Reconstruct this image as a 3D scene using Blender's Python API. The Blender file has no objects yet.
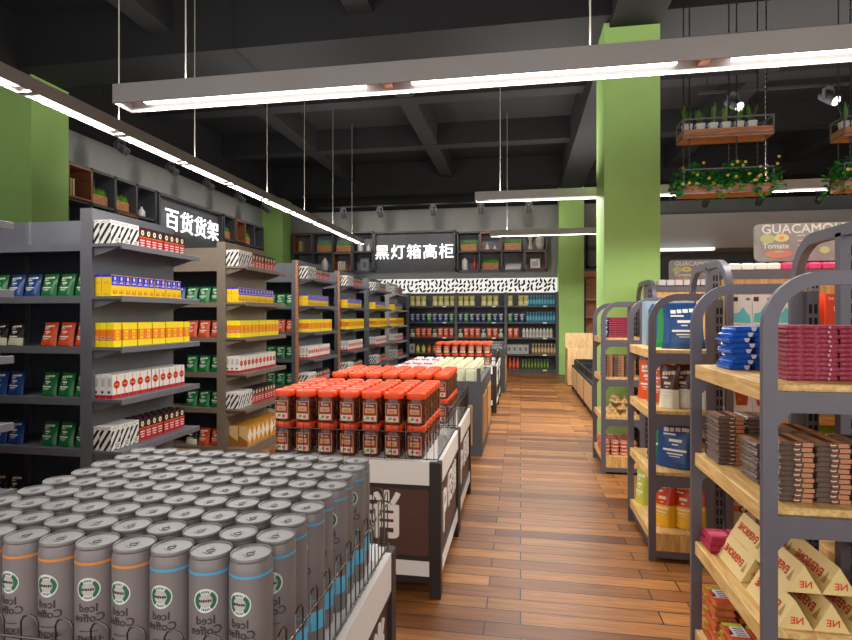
import bpy, math, random
from mathutils import Matrix, Vector
random.seed(7)
R = math.radians
S = bpy.context.scene
COL = S.collection
PI = math.pi

# ------------------------------------------------------------------ camera, world, exposure
cd = bpy.data.cameras.new('camera'); cam = bpy.data.objects.new('camera', cd); COL.objects.link(cam)
cd.sensor_width = 36; cd.lens = 36 * 546 / 852; cd.shift_y = -4 / 852; cd.clip_start = .02
cam.location = (0, 0, 1.5); cam.rotation_euler = (PI / 2, 0, math.atan2(94.5, 546))
S.camera = cam
w = bpy.data.worlds.new('ambient_fill'); S.world = w; w.use_nodes = True  # even ambient fill added through the open near side; no shopfront is modelled
w.node_tree.nodes['Background'].inputs[0].default_value = (1, .97, .94, 1)
w.node_tree.nodes['Background'].inputs[1].default_value = 1.45
S.view_settings.view_transform = 'Standard'; S.view_settings.look = 'None'
S.view_settings.exposure = 0.25; S.view_settings.gamma = 1.0; S.view_settings.use_curve_mapping = False


def area_light(name, loc, sx, sy, power, color=(1, .97, .93), rot=(0, 0, 0)):
    l = bpy.data.lights.new(name, 'AREA'); l.shape = 'RECTANGLE'; l.size = sx; l.size_y = sy; l.energy = power; l.color = color
    o = bpy.data.objects.new(name, l); o.location = loc; o.rotation_euler = rot; COL.objects.link(o); return o


def spot_light(name, loc, target, power, size=55, color=(1, .95, .88)):
    l = bpy.data.lights.new(name, 'SPOT'); l.energy = power; l.spot_size = R(size); l.spot_blend = 1; l.color = color; l.shadow_soft_size = .06
    o = bpy.data.objects.new(name, l); o.location = loc
    o.rotation_euler = (Vector(target) - Vector(loc)).to_track_quat('-Z', 'Y').to_euler(); COL.objects.link(o); return o


# ------------------------------------------------------------------ materials
def lin(h):
    h = h.lstrip('#'); o = []
    for i in (0, 2, 4):
        c = int(h[i:i + 2], 16) / 255
        o.append(c / 12.92 if c <= .04045 else ((c + .055) / 1.055) ** 2.4)
    return (*o, 1)


MATS = {}


def M(hexc, rough=.5, metal=0., emit=0., vary=0., scale=20., coat=0.):
    k = (hexc, rough, metal, emit, vary, scale, coat)
    if k in MATS: return MATS[k]
    m = bpy.data.materials.new('surface_' + hexc.strip('#')); m.use_nodes = True; nt = m.node_tree; b = nt.nodes['Principled BSDF']
    b.inputs['Base Color'].default_value = lin(hexc); b.inputs['Roughness'].default_value = rough; b.inputs['Metallic'].default_value = metal
    if coat: b.inputs['Coat Weight'].default_value = coat
    if emit:
        b.inputs['Emission Color'].default_value = lin(hexc); b.inputs['Emission Strength'].default_value = emit
    if vary:
        tc = nt.nodes.new('ShaderNodeTexCoord'); n = nt.nodes.new('ShaderNodeTexNoise'); n.inputs['Scale'].default_value = scale; n.inputs['Detail'].default_value = 4
        r = nt.nodes.new('ShaderNodeValToRGB'); c = lin(hexc)
        r.color_ramp.elements[0].position = .3; r.color_ramp.elements[1].position = .7
        r.color_ramp.elements[0].color = tuple(min(1, x * (1 - vary)) for x in c[:3]) + (1,); r.color_ramp.elements[1].color = tuple(min(1, x * (1 + vary)) for x in c[:3]) + (1,)
        nt.links.new(tc.outputs['Object'], n.inputs['Vector']); nt.links.new(n.outputs['Fac'], r.inputs['Fac']); nt.links.new(r.outputs['Color'], b.inputs['Base Color'])
    MATS[k] = m; return m


def wood(dark, light, sc=(1.5, 18, 18), rough=.5, coat=0.):
    k = (dark, light, sc)
    if k in MATS: return MATS[k]
    m = bpy.data.materials.new('wood_' + light.strip('#')); m.use_nodes = True; nt = m.node_tree; b = nt.nodes['Principled BSDF']
    tc = nt.nodes.new('ShaderNodeTexCoord'); mp = nt.nodes.new('ShaderNodeMapping'); mp.inputs['Scale'].default_value = sc
    n = nt.nodes.new('ShaderNodeTexNoise'); n.inputs['Scale'].default_value = 2.5; n.inputs['Detail'].default_value = 6; n.inputs['Distortion'].default_value = 1.45
    r = nt.nodes.new('ShaderNodeValToRGB'); r.color_ramp.elements[0].position = .3; r.color_ramp.elements[1].position = .68
    r.color_ramp.elements[0].color = lin(dark); r.color_ramp.elements[1].color = lin(light)
    nt.links.new(tc.outputs['Object'], mp.inputs['Vector']); nt.links.new(mp.outputs['Vector'], n.inputs['Vector'])
    nt.links.new(n.outputs['Fac'], r.inputs['Fac']); nt.links.new(r.outputs['Color'], b.inputs['Base Color'])
    b.inputs['Roughness'].default_value = rough; b.inputs['Coat Weight'].default_value = coat
    MATS[k] = m; return m


def speckle(base, dots, scale=60, lo=.5, hi=.62, rough=.4, emit=0., kind='noise', stretch=(1, 1, 1)):
    k = (base, dots, scale, lo, hi, kind, stretch)
    if k in MATS: return MATS[k]
    m = bpy.data.materials.new('print_' + base.strip('#')); m.use_nodes = True; nt = m.node_tree; b = nt.nodes['Principled BSDF']
    tc = nt.nodes.new('ShaderNodeTexCoord'); mp = nt.nodes.new('ShaderNodeMapping'); mp.inputs['Scale'].default_value = stretch
    nt.links.new(tc.outputs['Object'], mp.inputs['Vector'])
    if kind == 'noise':
        n = nt.nodes.new('ShaderNodeTexNoise'); n.inputs['Detail'].default_value = 3; out = 'Fac'
    else:
        n = nt.nodes.new('ShaderNodeTexVoronoi'); n.inputs['Randomness'].default_value = .9; out = 'Distance'
    n.inputs['Scale'].default_value = scale
    r = nt.nodes.new('ShaderNodeValToRGB'); r.color_ramp.elements[0].position = lo; r.color_ramp.elements[1].position = hi
    r.color_ramp.elements[0].color = lin(base); r.color_ramp.elements[1].color = lin(dots)
    nt.links.new(mp.outputs['Vector'], n.inputs['Vector']); nt.links.new(n.outputs[out], r.inputs['Fac']); nt.links.new(r.outputs['Color'], b.inputs['Base Color'])
    if emit:
        nt.links.new(r.outputs['Color'], b.inputs['Emission Color']); b.inputs['Emission Strength'].default_value = emit
    b.inputs['Roughness'].default_value = rough
    MATS[k] = m; return m


def floor_mat():
    m = bpy.data.materials.new('plank_floor'); m.use_nodes = True; nt = m.node_tree; b = nt.nodes['Principled BSDF']; N = nt.nodes.new; L = nt.links.new
    tc = N('ShaderNodeTexCoord'); mp = N('ShaderNodeMapping'); mp.inputs['Location'].default_value = (0.0, .02, 0)
    br = N('ShaderNodeTexBrick'); br.inputs['Scale'].default_value = 1; br.inputs['Brick Width'].default_value = .86; br.inputs['Row Height'].default_value = .118
    br.inputs['Mortar Size'].default_value = .0034; br.inputs['Mortar Smooth'].default_value = 0; br.offset = .2; br.offset_frequency = 2
    br.inputs['Color1'].default_value = lin('#6d3f1d'); br.inputs['Color2'].default_value = lin('#bd8044'); br.inputs['Mortar'].default_value = lin('#22120a')
    mg = N('ShaderNodeMapping'); mg.inputs['Scale'].default_value = (1.6, 22, 1)
    n = N('ShaderNodeTexNoise'); n.inputs['Scale'].default_value = 2.2; n.inputs['Detail'].default_value = 8; n.inputs['Distortion'].default_value = .8
    r = N('ShaderNodeValToRGB'); r.color_ramp.elements[0].position = .28; r.color_ramp.elements[1].position = .72
    r.color_ramp.elements[0].color = (.45, .42, .4, 1); r.color_ramp.elements[1].color = (1.15, 1.1, 1.05, 1)
    mx = N('ShaderNodeMixRGB'); mx.blend_type = 'MULTIPLY'; mx.inputs[0].default_value = .85
    L(tc.outputs['Object'], mp.inputs['Vector']); L(mp.outputs['Vector'], br.inputs['Vector']); L(tc.outputs['Object'], mg.inputs['Vector']); L(mg.outputs['Vector'], n.inputs['Vector'])
    L(n.outputs['Fac'], r.inputs['Fac']); L(br.outputs['Color'], mx.inputs[1]); L(r.outputs['Color'], mx.inputs[2]); L(mx.outputs[0], b.inputs['Base Color'])
    b.inputs['Specular IOR Level'].default_value = .35; b.inputs['Roughness'].default_value = .42; b.inputs['Coat Weight'].default_value = .06; b.inputs['Coat Roughness'].default_value = .25
    bp = N('ShaderNodeBump'); bp.inputs['Strength'].default_value = .08; bp.inputs['Distance'].default_value = .004; L(n.outputs['Fac'], bp.inputs['Height']); L(bp.outputs['Normal'], b.inputs['Normal'])
    return m


# ------------------------------------------------------------------ mesh builder
class MB:
    def __init__(s): s.v = []; s.f = []; s.k = []; s.m = []

    def mi(s, mat):
        if mat not in s.m: s.m.append(mat)
        return s.m.index(mat)

    def raw(s, vs, fs, mat):
        b = len(s.v); s.v += [tuple(p) for p in vs]; k = s.mi(mat)
        for f in fs: s.f.append(tuple(b + i for i in f)); s.k.append(k)
        return s

    def quad(s, a, b, c, d, mat): return s.raw([a, b, c, d], [(0, 1, 2, 3)], mat)

    def box(s, x0, x1, y0, y1, z0, z1, mat):
        return s.raw([(x0, y0, z0), (x1, y0, z0), (x1, y1, z0), (x0, y1, z0), (x0, y0, z1), (x1, y0, z1), (x1, y1, z1), (x0, y1, z1)],
                     [(0, 3, 2, 1), (4, 5, 6, 7), (0, 1, 5, 4), (1, 2, 6, 5), (2, 3, 7, 6), (3, 0, 4, 7)], mat)

    def prism(s, poly, axis, a, b, mat):
        """poly: 2D points; axis x: (y,z), y: (x,z), z: (x,y)"""
        def P(p, t): return (t, p[0], p[1]) if axis == 'x' else (p[0], t, p[1]) if axis == 'y' else (p[0], p[1], t)
        n = len(poly); vs = [P(p, a) for p in poly] + [P(p, b) for p in poly]
        return s.raw(vs, [tuple(range(n)), tuple(range(2 * n - 1, n - 1, -1))] + [(i, n + i, n + (i + 1) % n, (i + 1) % n) for i in range(n)], mat)

    def tube(s, pts, r, mat, n=6, closed=False):
        pts = [Vector(p) for p in pts]; N = len(pts); vs = []; u = None
        for i, p in enumerate(pts):
            a = pts[i - 1] if i or closed else p; c = pts[(i + 1) % N] if i < N - 1 or closed else p
            t = (c - a).normalized()
            if u is None: u = t.orthogonal().normalized()
            u = (u - t * u.dot(t)); u = u.normalized() if u.length > 1e-6 else t.orthogonal().normalized()
            w_ = t.cross(u)
            for j in range(n):
                q = 2 * PI * j / n; vs.append(p + (u * math.cos(q) + w_ * math.sin(q)) * r)
        fs = [(i * n + j, i * n + (j + 1) % n, ((i + 1) % N) * n + (j + 1) % n, ((i + 1) % N) * n + j) for i in range(N if closed else N - 1) for j in range(n)]
        if not closed: fs += [tuple(range(n - 1, -1, -1)), tuple((N - 1) * n + j for j in range(n))]
        return s.raw(vs, fs, mat)

    def lathe(s, prof, mats, n=20, sup=2., cx=0, cy=0, caps=True):
        """prof [(r,z)]; mats: one material or one per segment; sup: superellipse exponent (2 round, 4 squarish)"""
        b = len(s.v)
        for r, z in prof:
            for j in range(n):
                q = 2 * PI * (j + .5) / n; c, d = math.cos(q), math.sin(q)
                k = (abs(c) ** sup + abs(d) ** sup) ** (-1 / sup); s.v.append((cx + r * k * c, cy + r * k * d, z))
        for i in range(len(prof) - 1):
            mt = mats[i] if isinstance(mats, (list, tuple)) else mats; k = s.mi(mt)
            for j in range(n):
                s.f.append((b + i * n + j, b + i * n + (j + 1) % n, b + (i + 1) * n + (j + 1) % n, b + (i + 1) * n + j)); s.k.append(k)
        if caps:
            s.f.append(tuple(b + j for j in range(n - 1, -1, -1))); s.k.append(s.mi(mats[0] if isinstance(mats, (list, tuple)) else mats))
            e = b + (len(prof) - 1) * n; s.f.append(tuple(e + j for j in range(n))); s.k.append(s.mi(mats[-1] if isinstance(mats, (list, tuple)) else mats))
        return s

    def ball(s, c, rx, ry, rz, mat, n=10, k=6):
        prof = [(max(.001, math.sin(PI * i / k)), -math.cos(PI * i / k)) for i in range(k + 1)]
        vs = [(c[0] + rx * r * math.cos(2 * PI * j / n), c[1] + ry * r * math.sin(2 * PI * j / n), c[2] + rz * z) for r, z in prof for j in range(n)]
        return s.raw(vs, [(i * n + j, i * n + (j + 1) % n, (i + 1) * n + (j + 1) % n, (i + 1) * n + j) for i in range(k) for j in range(n)], mat)

    def add(s, geo, mat, fn):
        return s.raw([fn(p) for p in geo[0]], geo[1], mat)

    def mesh(s, name, sharp=35, bevel=0.):
        me = bpy.data.meshes.new(name); me.from_pydata(s.v, [], s.f)
        for m in s.m: me.materials.append(m)
        for p, k in zip(me.polygons, s.k): p.material_index = k
        if bevel:
            import bmesh
            bm = bmesh.new(); bm.from_mesh(me); bmesh.ops.recalc_face_normals(bm, faces=bm.faces)
            bmesh.ops.bevel(bm, geom=list(bm.edges), offset=bevel, segments=1, affect='EDGES', clamp_overlap=True); bm.to_mesh(me); bm.free()
        me.polygons.foreach_set('use_smooth', [True] * len(me.polygons)); me.set_sharp_from_angle(angle=R(sharp)); me.update()
        return me


TX = {}


def text(body, size, ext=0., bold=0.):
    """flat lettering as (verts, faces), centred, in the xy plane"""
    k = (body, size, ext, bold)
    if k in TX: return TX[k]
    cu = bpy.data.curves.new('lettering', 'FONT'); cu.body = body; cu.size = size; cu.extrude = ext; cu.resolution_u = 3; cu.align_x = 'CENTER'; cu.align_y = 'CENTER'
    o = bpy.data.objects.new('lettering', cu); COL.objects.link(o)
    me = bpy.data.meshes.new_from_object(o.evaluated_get(bpy.context.evaluated_depsgraph_get()))
    vs = [tuple(v.co) for v in me.vertices]; fs = [tuple(p.vertices) for p in me.polygons]
    bpy.data.objects.remove(o); bpy.data.curves.remove(cu); bpy.data.meshes.remove(me)
    if bold:
        V = []; F = []
        for i, (dx, dy) in enumerate(((0, 0), (1, 0), (-1, 0), (0, 1), (0, -1), (.7, .7), (-.7, -.7), (.7, -.7), (-.7, .7))):
            F += [tuple(len(V) + q for q in f) for f in fs]; V += [(x + dx * bold, y + dy * bold, z + i * 1e-5) for x, y, z in vs]
        vs, fs = V, F
    TX[k] = (vs, fs); return TX[k]


def on_front(x, y, z, flip=1):   # lettering on a face looking towards -Y
    return lambda p: (x + flip * p[0], y - p[2], z + p[1])


def on_side(x, y, z, flip=1):    # lettering on a face looking towards +X
    return lambda p: (x + p[2], y + flip * p[0], z + p[1])


def link(name, mesh, parent=None, loc=(0, 0, 0), rot=None):
    o = bpy.data.objects.new(name, mesh); COL.objects.link(o); o.location = loc
    if rot: o.rotation_euler = rot
    if parent: o.parent = parent
    return o


def tag(o, label, cat, group=None, kind=None):
    o['label'] = label; o['category'] = cat
    if group: o['group'] = group
    if kind: o['kind'] = kind
    return o


def struct(name, mesh, loc=(0, 0, 0), label=None):
    o = link(name, mesh, None, loc); o['kind'] = 'structure'
    if label: o['label'] = label
    return o


def place(name, proto, loc, label, cat, group=None, rot=None):
    """proto: (root mesh or None, [(part name, mesh, [(sub-part name, mesh)])])"""
    root = link(name, proto[0], None, loc, rot); tag(root, label, cat, group)
    for pn, pm, subs in proto[1]:
        p = link(pn, pm, root)
        for sn, sm in subs: link(sn, sm, p)
    return root


ORD = ['first', 'second', 'third', 'fourth', 'fifth', 'sixth', 'seventh', 'eighth', 'ninth', 'tenth', 'eleventh', 'twelfth', 'thirteenth', 'fourteenth', 'fifteenth', 'sixteenth']

# shared looks
STEEL = M('#66626a', .42, .2, vary=.06, scale=9)
SHELFGREY = M('#64646a', .5, .1, vary=.05, scale=8)
SHELFBROWN = M('#6e6250', .55, 0, vary=.06, scale=8)
DARKBACK = speckle('#43474f', '#5c616c', 90, .45, .75, .75)
PINE = wood('#c4934e', '#f0c987', (16, 1.5, 16), .5)
PINEX = wood('#c4934e', '#ecc384', (1.5, 16, 16), .5)
PINEZ = wood('#c08a42', '#e8ba74', (16, 16, 1.2), .5)
TEAK = wood('#8f5732', '#cc8a5a', (2, 20, 20), .5)
CHAR = M('#4e4e53', .5, .2, vary=.06, scale=8)
BLACK = M('#201e1f', .5)
WHITE = M('#e9e4de', .45)
CHROME = M('#5b5653', .25, .9)
LAMPW = M('#ffffff', .5, 0, 3.0)
SIGNW = M('#ffffff', .5, 0, 1.3)
GREEN = M('#a2cb72', .65, vary=.03, scale=3)

# ------------------------------------------------------------------ structure
b = MB(); b.box(-7.4, 9.2, -3, 15.3, -.12, 0, floor_mat()); struct('floor', b.mesh('floor'))
WALLG = M('#8d8c89', .75, vary=.05, scale=2); SOOT = M('#111113', .8, vary=.15, scale=2)
b = MB(); b.box(-7.4, -7.15, -3, 15.3, 0, 4.5, WALLG).box(-7.4, -7.15, -3, 15.3, 4.5, 5.5, SOOT); struct('wall_left', b.mesh('wall'))
b = MB(); b.box(-7.15, 9.2, 15.1, 15.3, 0, 4.5, WALLG).box(-7.15, 9.2, 15.1, 15.3, 4.5, 5.5, SOOT); struct('wall_back', b.mesh('wall'))
b = MB(); b.box(9.0, 9.2, -3, 15.1, 0, 4.5, WALLG).box(9.0, 9.2, -3, 15.1, 4.5, 5.5, SOOT); struct('wall_right', b.mesh('wall'))
b = MB(); b.box(-7.4, 9.2, -3, 15.3, 5.5, 5.65, SOOT)
for y in (-1.5, 6.2, 13.9): b.box(-7.15, 9.0, y, y + .64, 4.78, 5.5, SOOT)
for x in (-7.15, .93): b.box(x + .05, x + .59, -3, 15.1, 4.72, 5.5, SOOT)
for y in (.9, 3.4, 8.7, 11.2): b.box(-7.15, 9.0, y, y + .3, 5.05, 5.5, SOOT)
for x in (-4.6, -2.0, 3.4, 6.0): b.box(x, x + .3, -3, 15.1, 5.06, 5.5, SOOT)
struct('ceiling', b.mesh('ceiling'))
for i, (x, y) in enumerate(((-7.15, 6.38), (.921, 6.36), (-7.15, 14.3), (.966, 14.3))):
    b = MB(); b.box(0, .595 if i == 1 else .62, 0, .62, 0, 4.78, GREEN); struct('column', b.mesh('column', bevel=.004), (x, y, 0), ['green square column behind the left shelving', 'green square column beside the right racks', 'green square column in the far left corner', 'green square column beside the back wall shelving'][i])

# ------------------------------------------------------------------ hanging light beams
BEAMG = M('#9b9692', .45, .3, vary=.04, scale=3); COPPER = M('#9a6148', .4, .3)


UP = .6


def light_beam(name, x0, x1, y0, y1, z0, z1, wires, label, power, seg=1.75):
    t = link(name, None, None, ((x0 + x1) / 2, (y0 + y1) / 2, z0)); tag(t, label, 'hanging light', 'suspended linear lights')
    X, Y, H = (x1 - x0) / 2, (y1 - y0) / 2, z1 - z0; along_x = X > Y; e = .012
    b = MB(); b.box(-X, X, -Y, -Y + e, 0, H, BEAMG).box(-X, X, Y - e, Y, 0, H, BEAMG).box(-X, -X + e, -Y + e, Y - e, 0, H, BEAMG).box(X - e, X, -Y + e, Y - e, 0, H, BEAMG)
    b.box(-X + e, X - e, -Y + e, Y - e, H * .62, H, COPPER)
    link('housing', b.mesh('housing'), t)
    L = X if along_x else Y; W = Y if along_x else X; n = max(1, round(2 * L / seg)); step = 2 * L / n
    for i in range(n):
        c = -L + step * (i + .5); l = step * .42
        for q in (-.42, .42):
            b = MB()
            if along_x: b.box(c - l, c + l, q * W - .022, q * W + .022, H * .3, H * .55, LAMPW)
            else: b.box(q * W - .022, q * W + .022, c - l, c + l, H * .3, H * .55, LAMPW)
            link('lamp_tube', b.mesh('lamp_tube'), t)
        if n > 1 and i:
            p = -L + step * i; b = MB()
            if along_x: b.box(p - .03, p + .03, -W + e, W - e, H * .25, H * .5, COPPER)
            else: b.box(-W + e, W - e, p - .03, p + .03, .004, H * .5, BEAMG)
            link('divider', b.mesh('divider'), t)
    for wx, wy in wires:
        b = MB(); b.tube([(wx - t.location.x, wy - t.location.y, H), (wx - t.location.x, wy - t.location.y, 5.5 - z0)], .0055, M('#b9b4aa', .4, .5), 6)
        link('suspension_wire', b.mesh('suspension_wire'), t)
    area_light(name + '_light', (t.location.x, t.location.y, z0 + H * .2), (2 * X - .1) if along_x else .04, .04 if along_x else (2 * Y - .1), power)
    area_light(name + '_upward_fill', (t.location.x, t.location.y, z1 + .01), (2 * X - .1), (2 * Y - .04), power * UP, rot=(PI, 0, 0))  # added fill brightening upper walls and columns; the beams carry no upper lamps
    return t


light_beam('light_beam', -3.54, -3.40, .6, 11.7, 3.09, 3.19, [(-3.47, y) for y in (1.2, 4.26, 5.39, 7.1, 8.43, 9.8, 10.98)], 'long grey light beam hung lengthwise above the stocked end displays', 190, .95)
light_beam('light_beam', -2.93, 5.2, 3.53, 3.73, 3.05, 3.19, [(-2.41, 3.63), (.44, 3.63), (4.4, 3.63)], 'nearest crosswise grey light beam, hung across the aisle', 170, 2.3)
light_beam('light_beam', -.6, 7.0, 7.3, 7.5, 3.05, 3.16, [(-.27, 7.4), (3.0, 7.4), (6.2, 7.4)], 'middle crosswise grey light beam, passing behind the hanging planters', 290, 2.0)
light_beam('light_beam', -.59, 2.3, 10.8, 11.0, 3.08, 3.19, [(-.26, 10.9), (2.0, 10.9)], 'farthest crosswise grey light beam, near the back wall cubbies', 110, 2.0)

# ------------------------------------------------------------------ lettering for signs


for i, y in enumerate((7.9, 9.2, 10.4, 11.7, 13.0)): spot_light('wall_wash', (-5.6, y, 4.3), (-7.1, y + .2, 3.0), 34, 120)
for i, x in enumerate((-4.67, -3.66, -2.24, -1.0, .21)): spot_light('wall_wash', (x, 13.2, 4.3), (x, 15.1, 2.9), 38, 120)


def tracklight(loc, az, label, group, lit=False):
    """adjustable spot head with yoke, hanging from a ceiling track"""
    b = MB(); b.box(-.05, .05, -.03, .03, .0, .03, CHAR); b.box(-.075, .075, -.02, .02, -.012, 0, CHAR)
    for s in (-1, 1): b.box(s * .075 - .006, s * .075 + .006, -.02, .02, -.16, -.006, CHAR)
    yoke = b.mesh('yoke')
    b = MB(); b.lathe([(.04, -.13), (.05, -.12), (.06, -.02), (.068, .1), (.068, .13)], CHAR, 14)
    b.lathe([(.058, .128), (.058, .132)], LAMPW if lit else M('#262523', .4), 14)
    c, s = math.cos(R(125)), math.sin(R(125))
    b.v = [(x, y * c - z * s, y * s + z * c - .13) for x, y, z in b.v]; head = b.mesh('lamp_head')
    place('track_spotlight', (None, [('yoke', yoke, []), ('lamp_head', head, [])]), loc, label, 'spotlight', group, (0, 0, az))


for i, y in enumerate((7.9, 9.2, 10.4, 11.7, 13.0)):
    tracklight((-6.4, y, 4.36), R(90), f'charcoal track spotlight by the left wall, {ORD[i]} from the near green column', 'track spotlights over the left wall sign')
for i, x in enumerate((-4.67, -3.66, -2.24, -1.0, .21)):
    tracklight((x, 14.0, 4.36), R(180), f'charcoal track spotlight above the back wall cubbies, {ORD[4 - i]} from the far green column', 'track spotlights over the back wall sign')
for i, x in enumerate((4.37, 5.55, 6.83)):
    tracklight((x, 14.0, 4.36), R(180), f'charcoal track spotlight right of the near column, {ORD[i]} from that column', 'track spotlights beyond the planters')
tracklight((2.84, 8.0, 4.5), R(25), 'lit spotlight shining just behind the pots of the upper planter', 'lit spotlights', True)
tracklight((4.0, 8.0, 4.5), R(25), 'lit spotlight on the dark ceiling between the two pairs of planters', 'lit spotlights', True)
for nm, p, sx, sy, lb in (('track_rail', (-6.4, 10.4), .03, 6.4, 'black lighting track along the left wall'), ('track_rail', (-2.2, 14.0), 6.4, .03, 'black lighting track along the back wall, over the cubbies'),
                          ('track_rail', (5.6, 14.0), 4.2, .03, 'black lighting track along the back wall, behind the planters'), ('track_rail', (3.5, 8.0), 2.2, .03, 'black lighting track holding the two lit spotlights')):
    b = MB(); z = 4.39 if p[1] != 8.0 else 4.53
    b.box(-sx / 2, sx / 2, -sy / 2, sy / 2, 0, .035, BLACK)
    for q in (-.45, .45): b.tube([(q * sx if sx > sy else 0, q * sy if sy > sx else 0, .03), (q * sx if sx > sy else 0, q * sy if sy > sx else 0, 5.5 - z)], .008, BLACK, 6)
    tag(link(nm, b.mesh('track_rail'), None, (p[0], p[1], z)), lb, 'lighting track')

# ------------------------------------------------------------------ wall cubbies and lit signs (built facing -Y, wall behind at y=+depth)
WALNUT = wood('#6b3f26', '#9a6240', (3, 3, 20), .5)
LEAF = M('#5cab22', .6, vary=.15, scale=30)
DEC = {}


def plant_box(w=.44):
    b = MB(); b.box(-w / 2, w / 2, -.08, .08, 0, .19, TEAK); box = b.mesh('planter_box', bevel=.004)
    b = MB(); rnd = random.Random(3)
    for i in range(70):
        x = rnd.uniform(-w / 2 + .01, w / 2 - .01); y = rnd.uniform(-.07, .07); h = rnd.uniform(.08, .15); a = rnd.uniform(0, PI); l = rnd.uniform(-.03, .03); c, s = math.cos(a) * .012, math.sin(a) * .012
        b.raw([(x - c, y - s, .18), (x + c, y + s, .18), (x + l, y, .19 + h)], [(0, 1, 2)], LEAF); b.raw([(x - s, y + c, .18), (x + s, y - c, .18), (x + l, y, .19 + h)], [(0, 1, 2)], LEAF)
    return (None, [('planter_box', box, []), ('grass_blades', b.mesh('grass_blades'), [])])


def vase(prof, mat):
    b = MB(); b.lathe(prof, mat, 16); return (b.mesh('vase', 60), [])


def book(w, h, d, mat):
    b = MB(); b.box(0, w, 0, d, 0, h, mat); b.box(.004, w - .004, .004, d + .001, -.0, h + .0008, M('#d8d0ba', .8)); return (b.mesh('book'), [])


PLANTER = plant_box()
CER = M('#d9d6d2', .35)
BOTTLEV = vase([(.075, 0), (.08, .02), (.08, .27), (.06, .3), (.03, .31), (.03, .34)], CER)
SHORTV = vase([(.06, 0), (.065, .01), (.065, .13), (.02, .19), (.02, .22)], CER)
REDV = vase([(.04, 0), (.06, .05), (.062, .12), (.04, .2), (.015, .25), (.013, .36)], M('#c8333c', .3))
PEAR = vase([(.05, 0), (.09, .06), (.11, .17), (.09, .28), (.05, .36), (.03, .4)], CER)
TEAR = vase([(.05, 0), (.062, .04), (.05, .1), (.02, .16), (.004, .22)], CER)
TEARS = vase([(.04, 0), (.05, .03), (.04, .07), (.015, .11), (.004, .15)], CER)
WAVY = vase([(.07, 0), (.1, .06), (.05, .17), (.04, .24), (.09, .36), (.1, .4)], speckle('#cfc8bb', '#8f867a', 8, .4, .6, .5, stretch=(6, 6, .3)))
ROUNDV = vase([(.07, 0), (.11, .1), (.13, .22), (.11, .34), (.08, .4)], speckle('#cfc8bb', '#8f867a', 8, .4, .6, .5, stretch=(6, 6, .3)))
BOOKT = [book(.035, .30, .18, M(c, .6)) for c in ('#a99b62', '#c5b98a', '#8d8350')]
BOOKW = [book(.04, .26, .18, M(c, .6)) for c in ('#d8d0b8', '#e5dfcc', '#c8bf9f')]


def cubby(name, x0, x1, y, depth, z0, z1, n, boxes, label, place_fn=None, rot=None, loc=(0, 0, 0)):
    """n columns x 2 rows of open cells; boxes: cells with a walnut lining"""
    t = link(name, None, None, loc, rot); tag(t, label, 'wall shelf', 'cubby shelves on the walls'); e = .045; zm = (z0 + z1) / 2
    b = MB()
    for z in (z0, zm, z1): b.box(x0 - e / 2, x1 + e / 2, y, y + depth, z - e / 2, z + e / 2, CHAR)
    st = (x1 - x0) / n
    for i in range(n + 1): b.box(x0 + i * st - e / 2, x0 + i * st + e / 2, y, y + depth, z0 - e / 2, z1 + e / 2, CHAR)
    link('frame', b.mesh('frame'), t)
    b = MB(); b.box(x0, x1, y + depth - .012, y + depth - .002, z0, z1, M('#777a80', .6)); link('back_panel', b.mesh('back_panel'), t)
    for c, r in boxes:
        a, d = x0 + c * st + e / 2, x0 + (c + 1) * st - e / 2; lo = (z0 if r == 0 else zm) + e / 2; hi = (zm if r == 0 else z1) - e / 2; k = .025
        b = MB(); f = y - .03; g = y + depth - .014
        b.box(a, d, f, g, lo, lo + k, WALNUT).box(a, d, f, g, hi - k, hi, WALNUT).box(a, a + k, f, g, lo + k, hi - k, WALNUT).box(d - k, d, f, g, lo + k, hi - k, WALNUT)
        link('wooden_box', b.mesh('wooden_box'), t)
    def cell(c, r, dx=0, dy=.2):
        lined = (c, r) in boxes
        p = Vector((x0 + (c + .5) * st + dx, y + dy, (z0 if r == 0 else zm) + e / 2 + (.025 if lined else 0)))
        return Matrix.Rotation(rot[2], 3, 'Z') @ p + Vector(loc) if rot else p + Vector(loc)
    return cell


def sign(name, body, x0, x1, y, depth, z0, z1, size, cz, label, rot=None, loc=(0, 0, 0), cx=None):
    t = link(name, None, None, loc, rot); tag(t, label, 'sign', 'lit signs on the walls'); e = .05
    b = MB(); b.box(x0, x1, y, y + depth, z0 - .02, z0 + .03, CHAR).box(x0, x1, y, y + depth, z1 - .03, z1 + .02, CHAR).box(x0, x0 + e, y, y + depth, z0, z1, CHAR).box(x1 - e, x1, y, y + depth, z0, z1, CHAR)
    link('frame', b.mesh('frame'), t)
    b = MB(); b.box(x0 + e, x1 - e, y + .1, y + .115, z0 + .03, z1 - .03, speckle('#3a3b3e', '#5a5a5c', 70, .35, .5, .5, kind='voronoi')); link('perforated_panel', b.mesh('panel'), t)
    n = len(body); cx = (x0 + x1) / 2 if cx is None else cx; pitch = size * 1.06
    for i, ch in enumerate(body):
        b = MB(); b.add(text(ch, size, .008, size * .007), SIGNW, on_front(cx + (i - (n - 1) / 2) * pitch, y + .03, cz)); link('lit_character', b.mesh('lit_character'), t)
    return t


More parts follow.
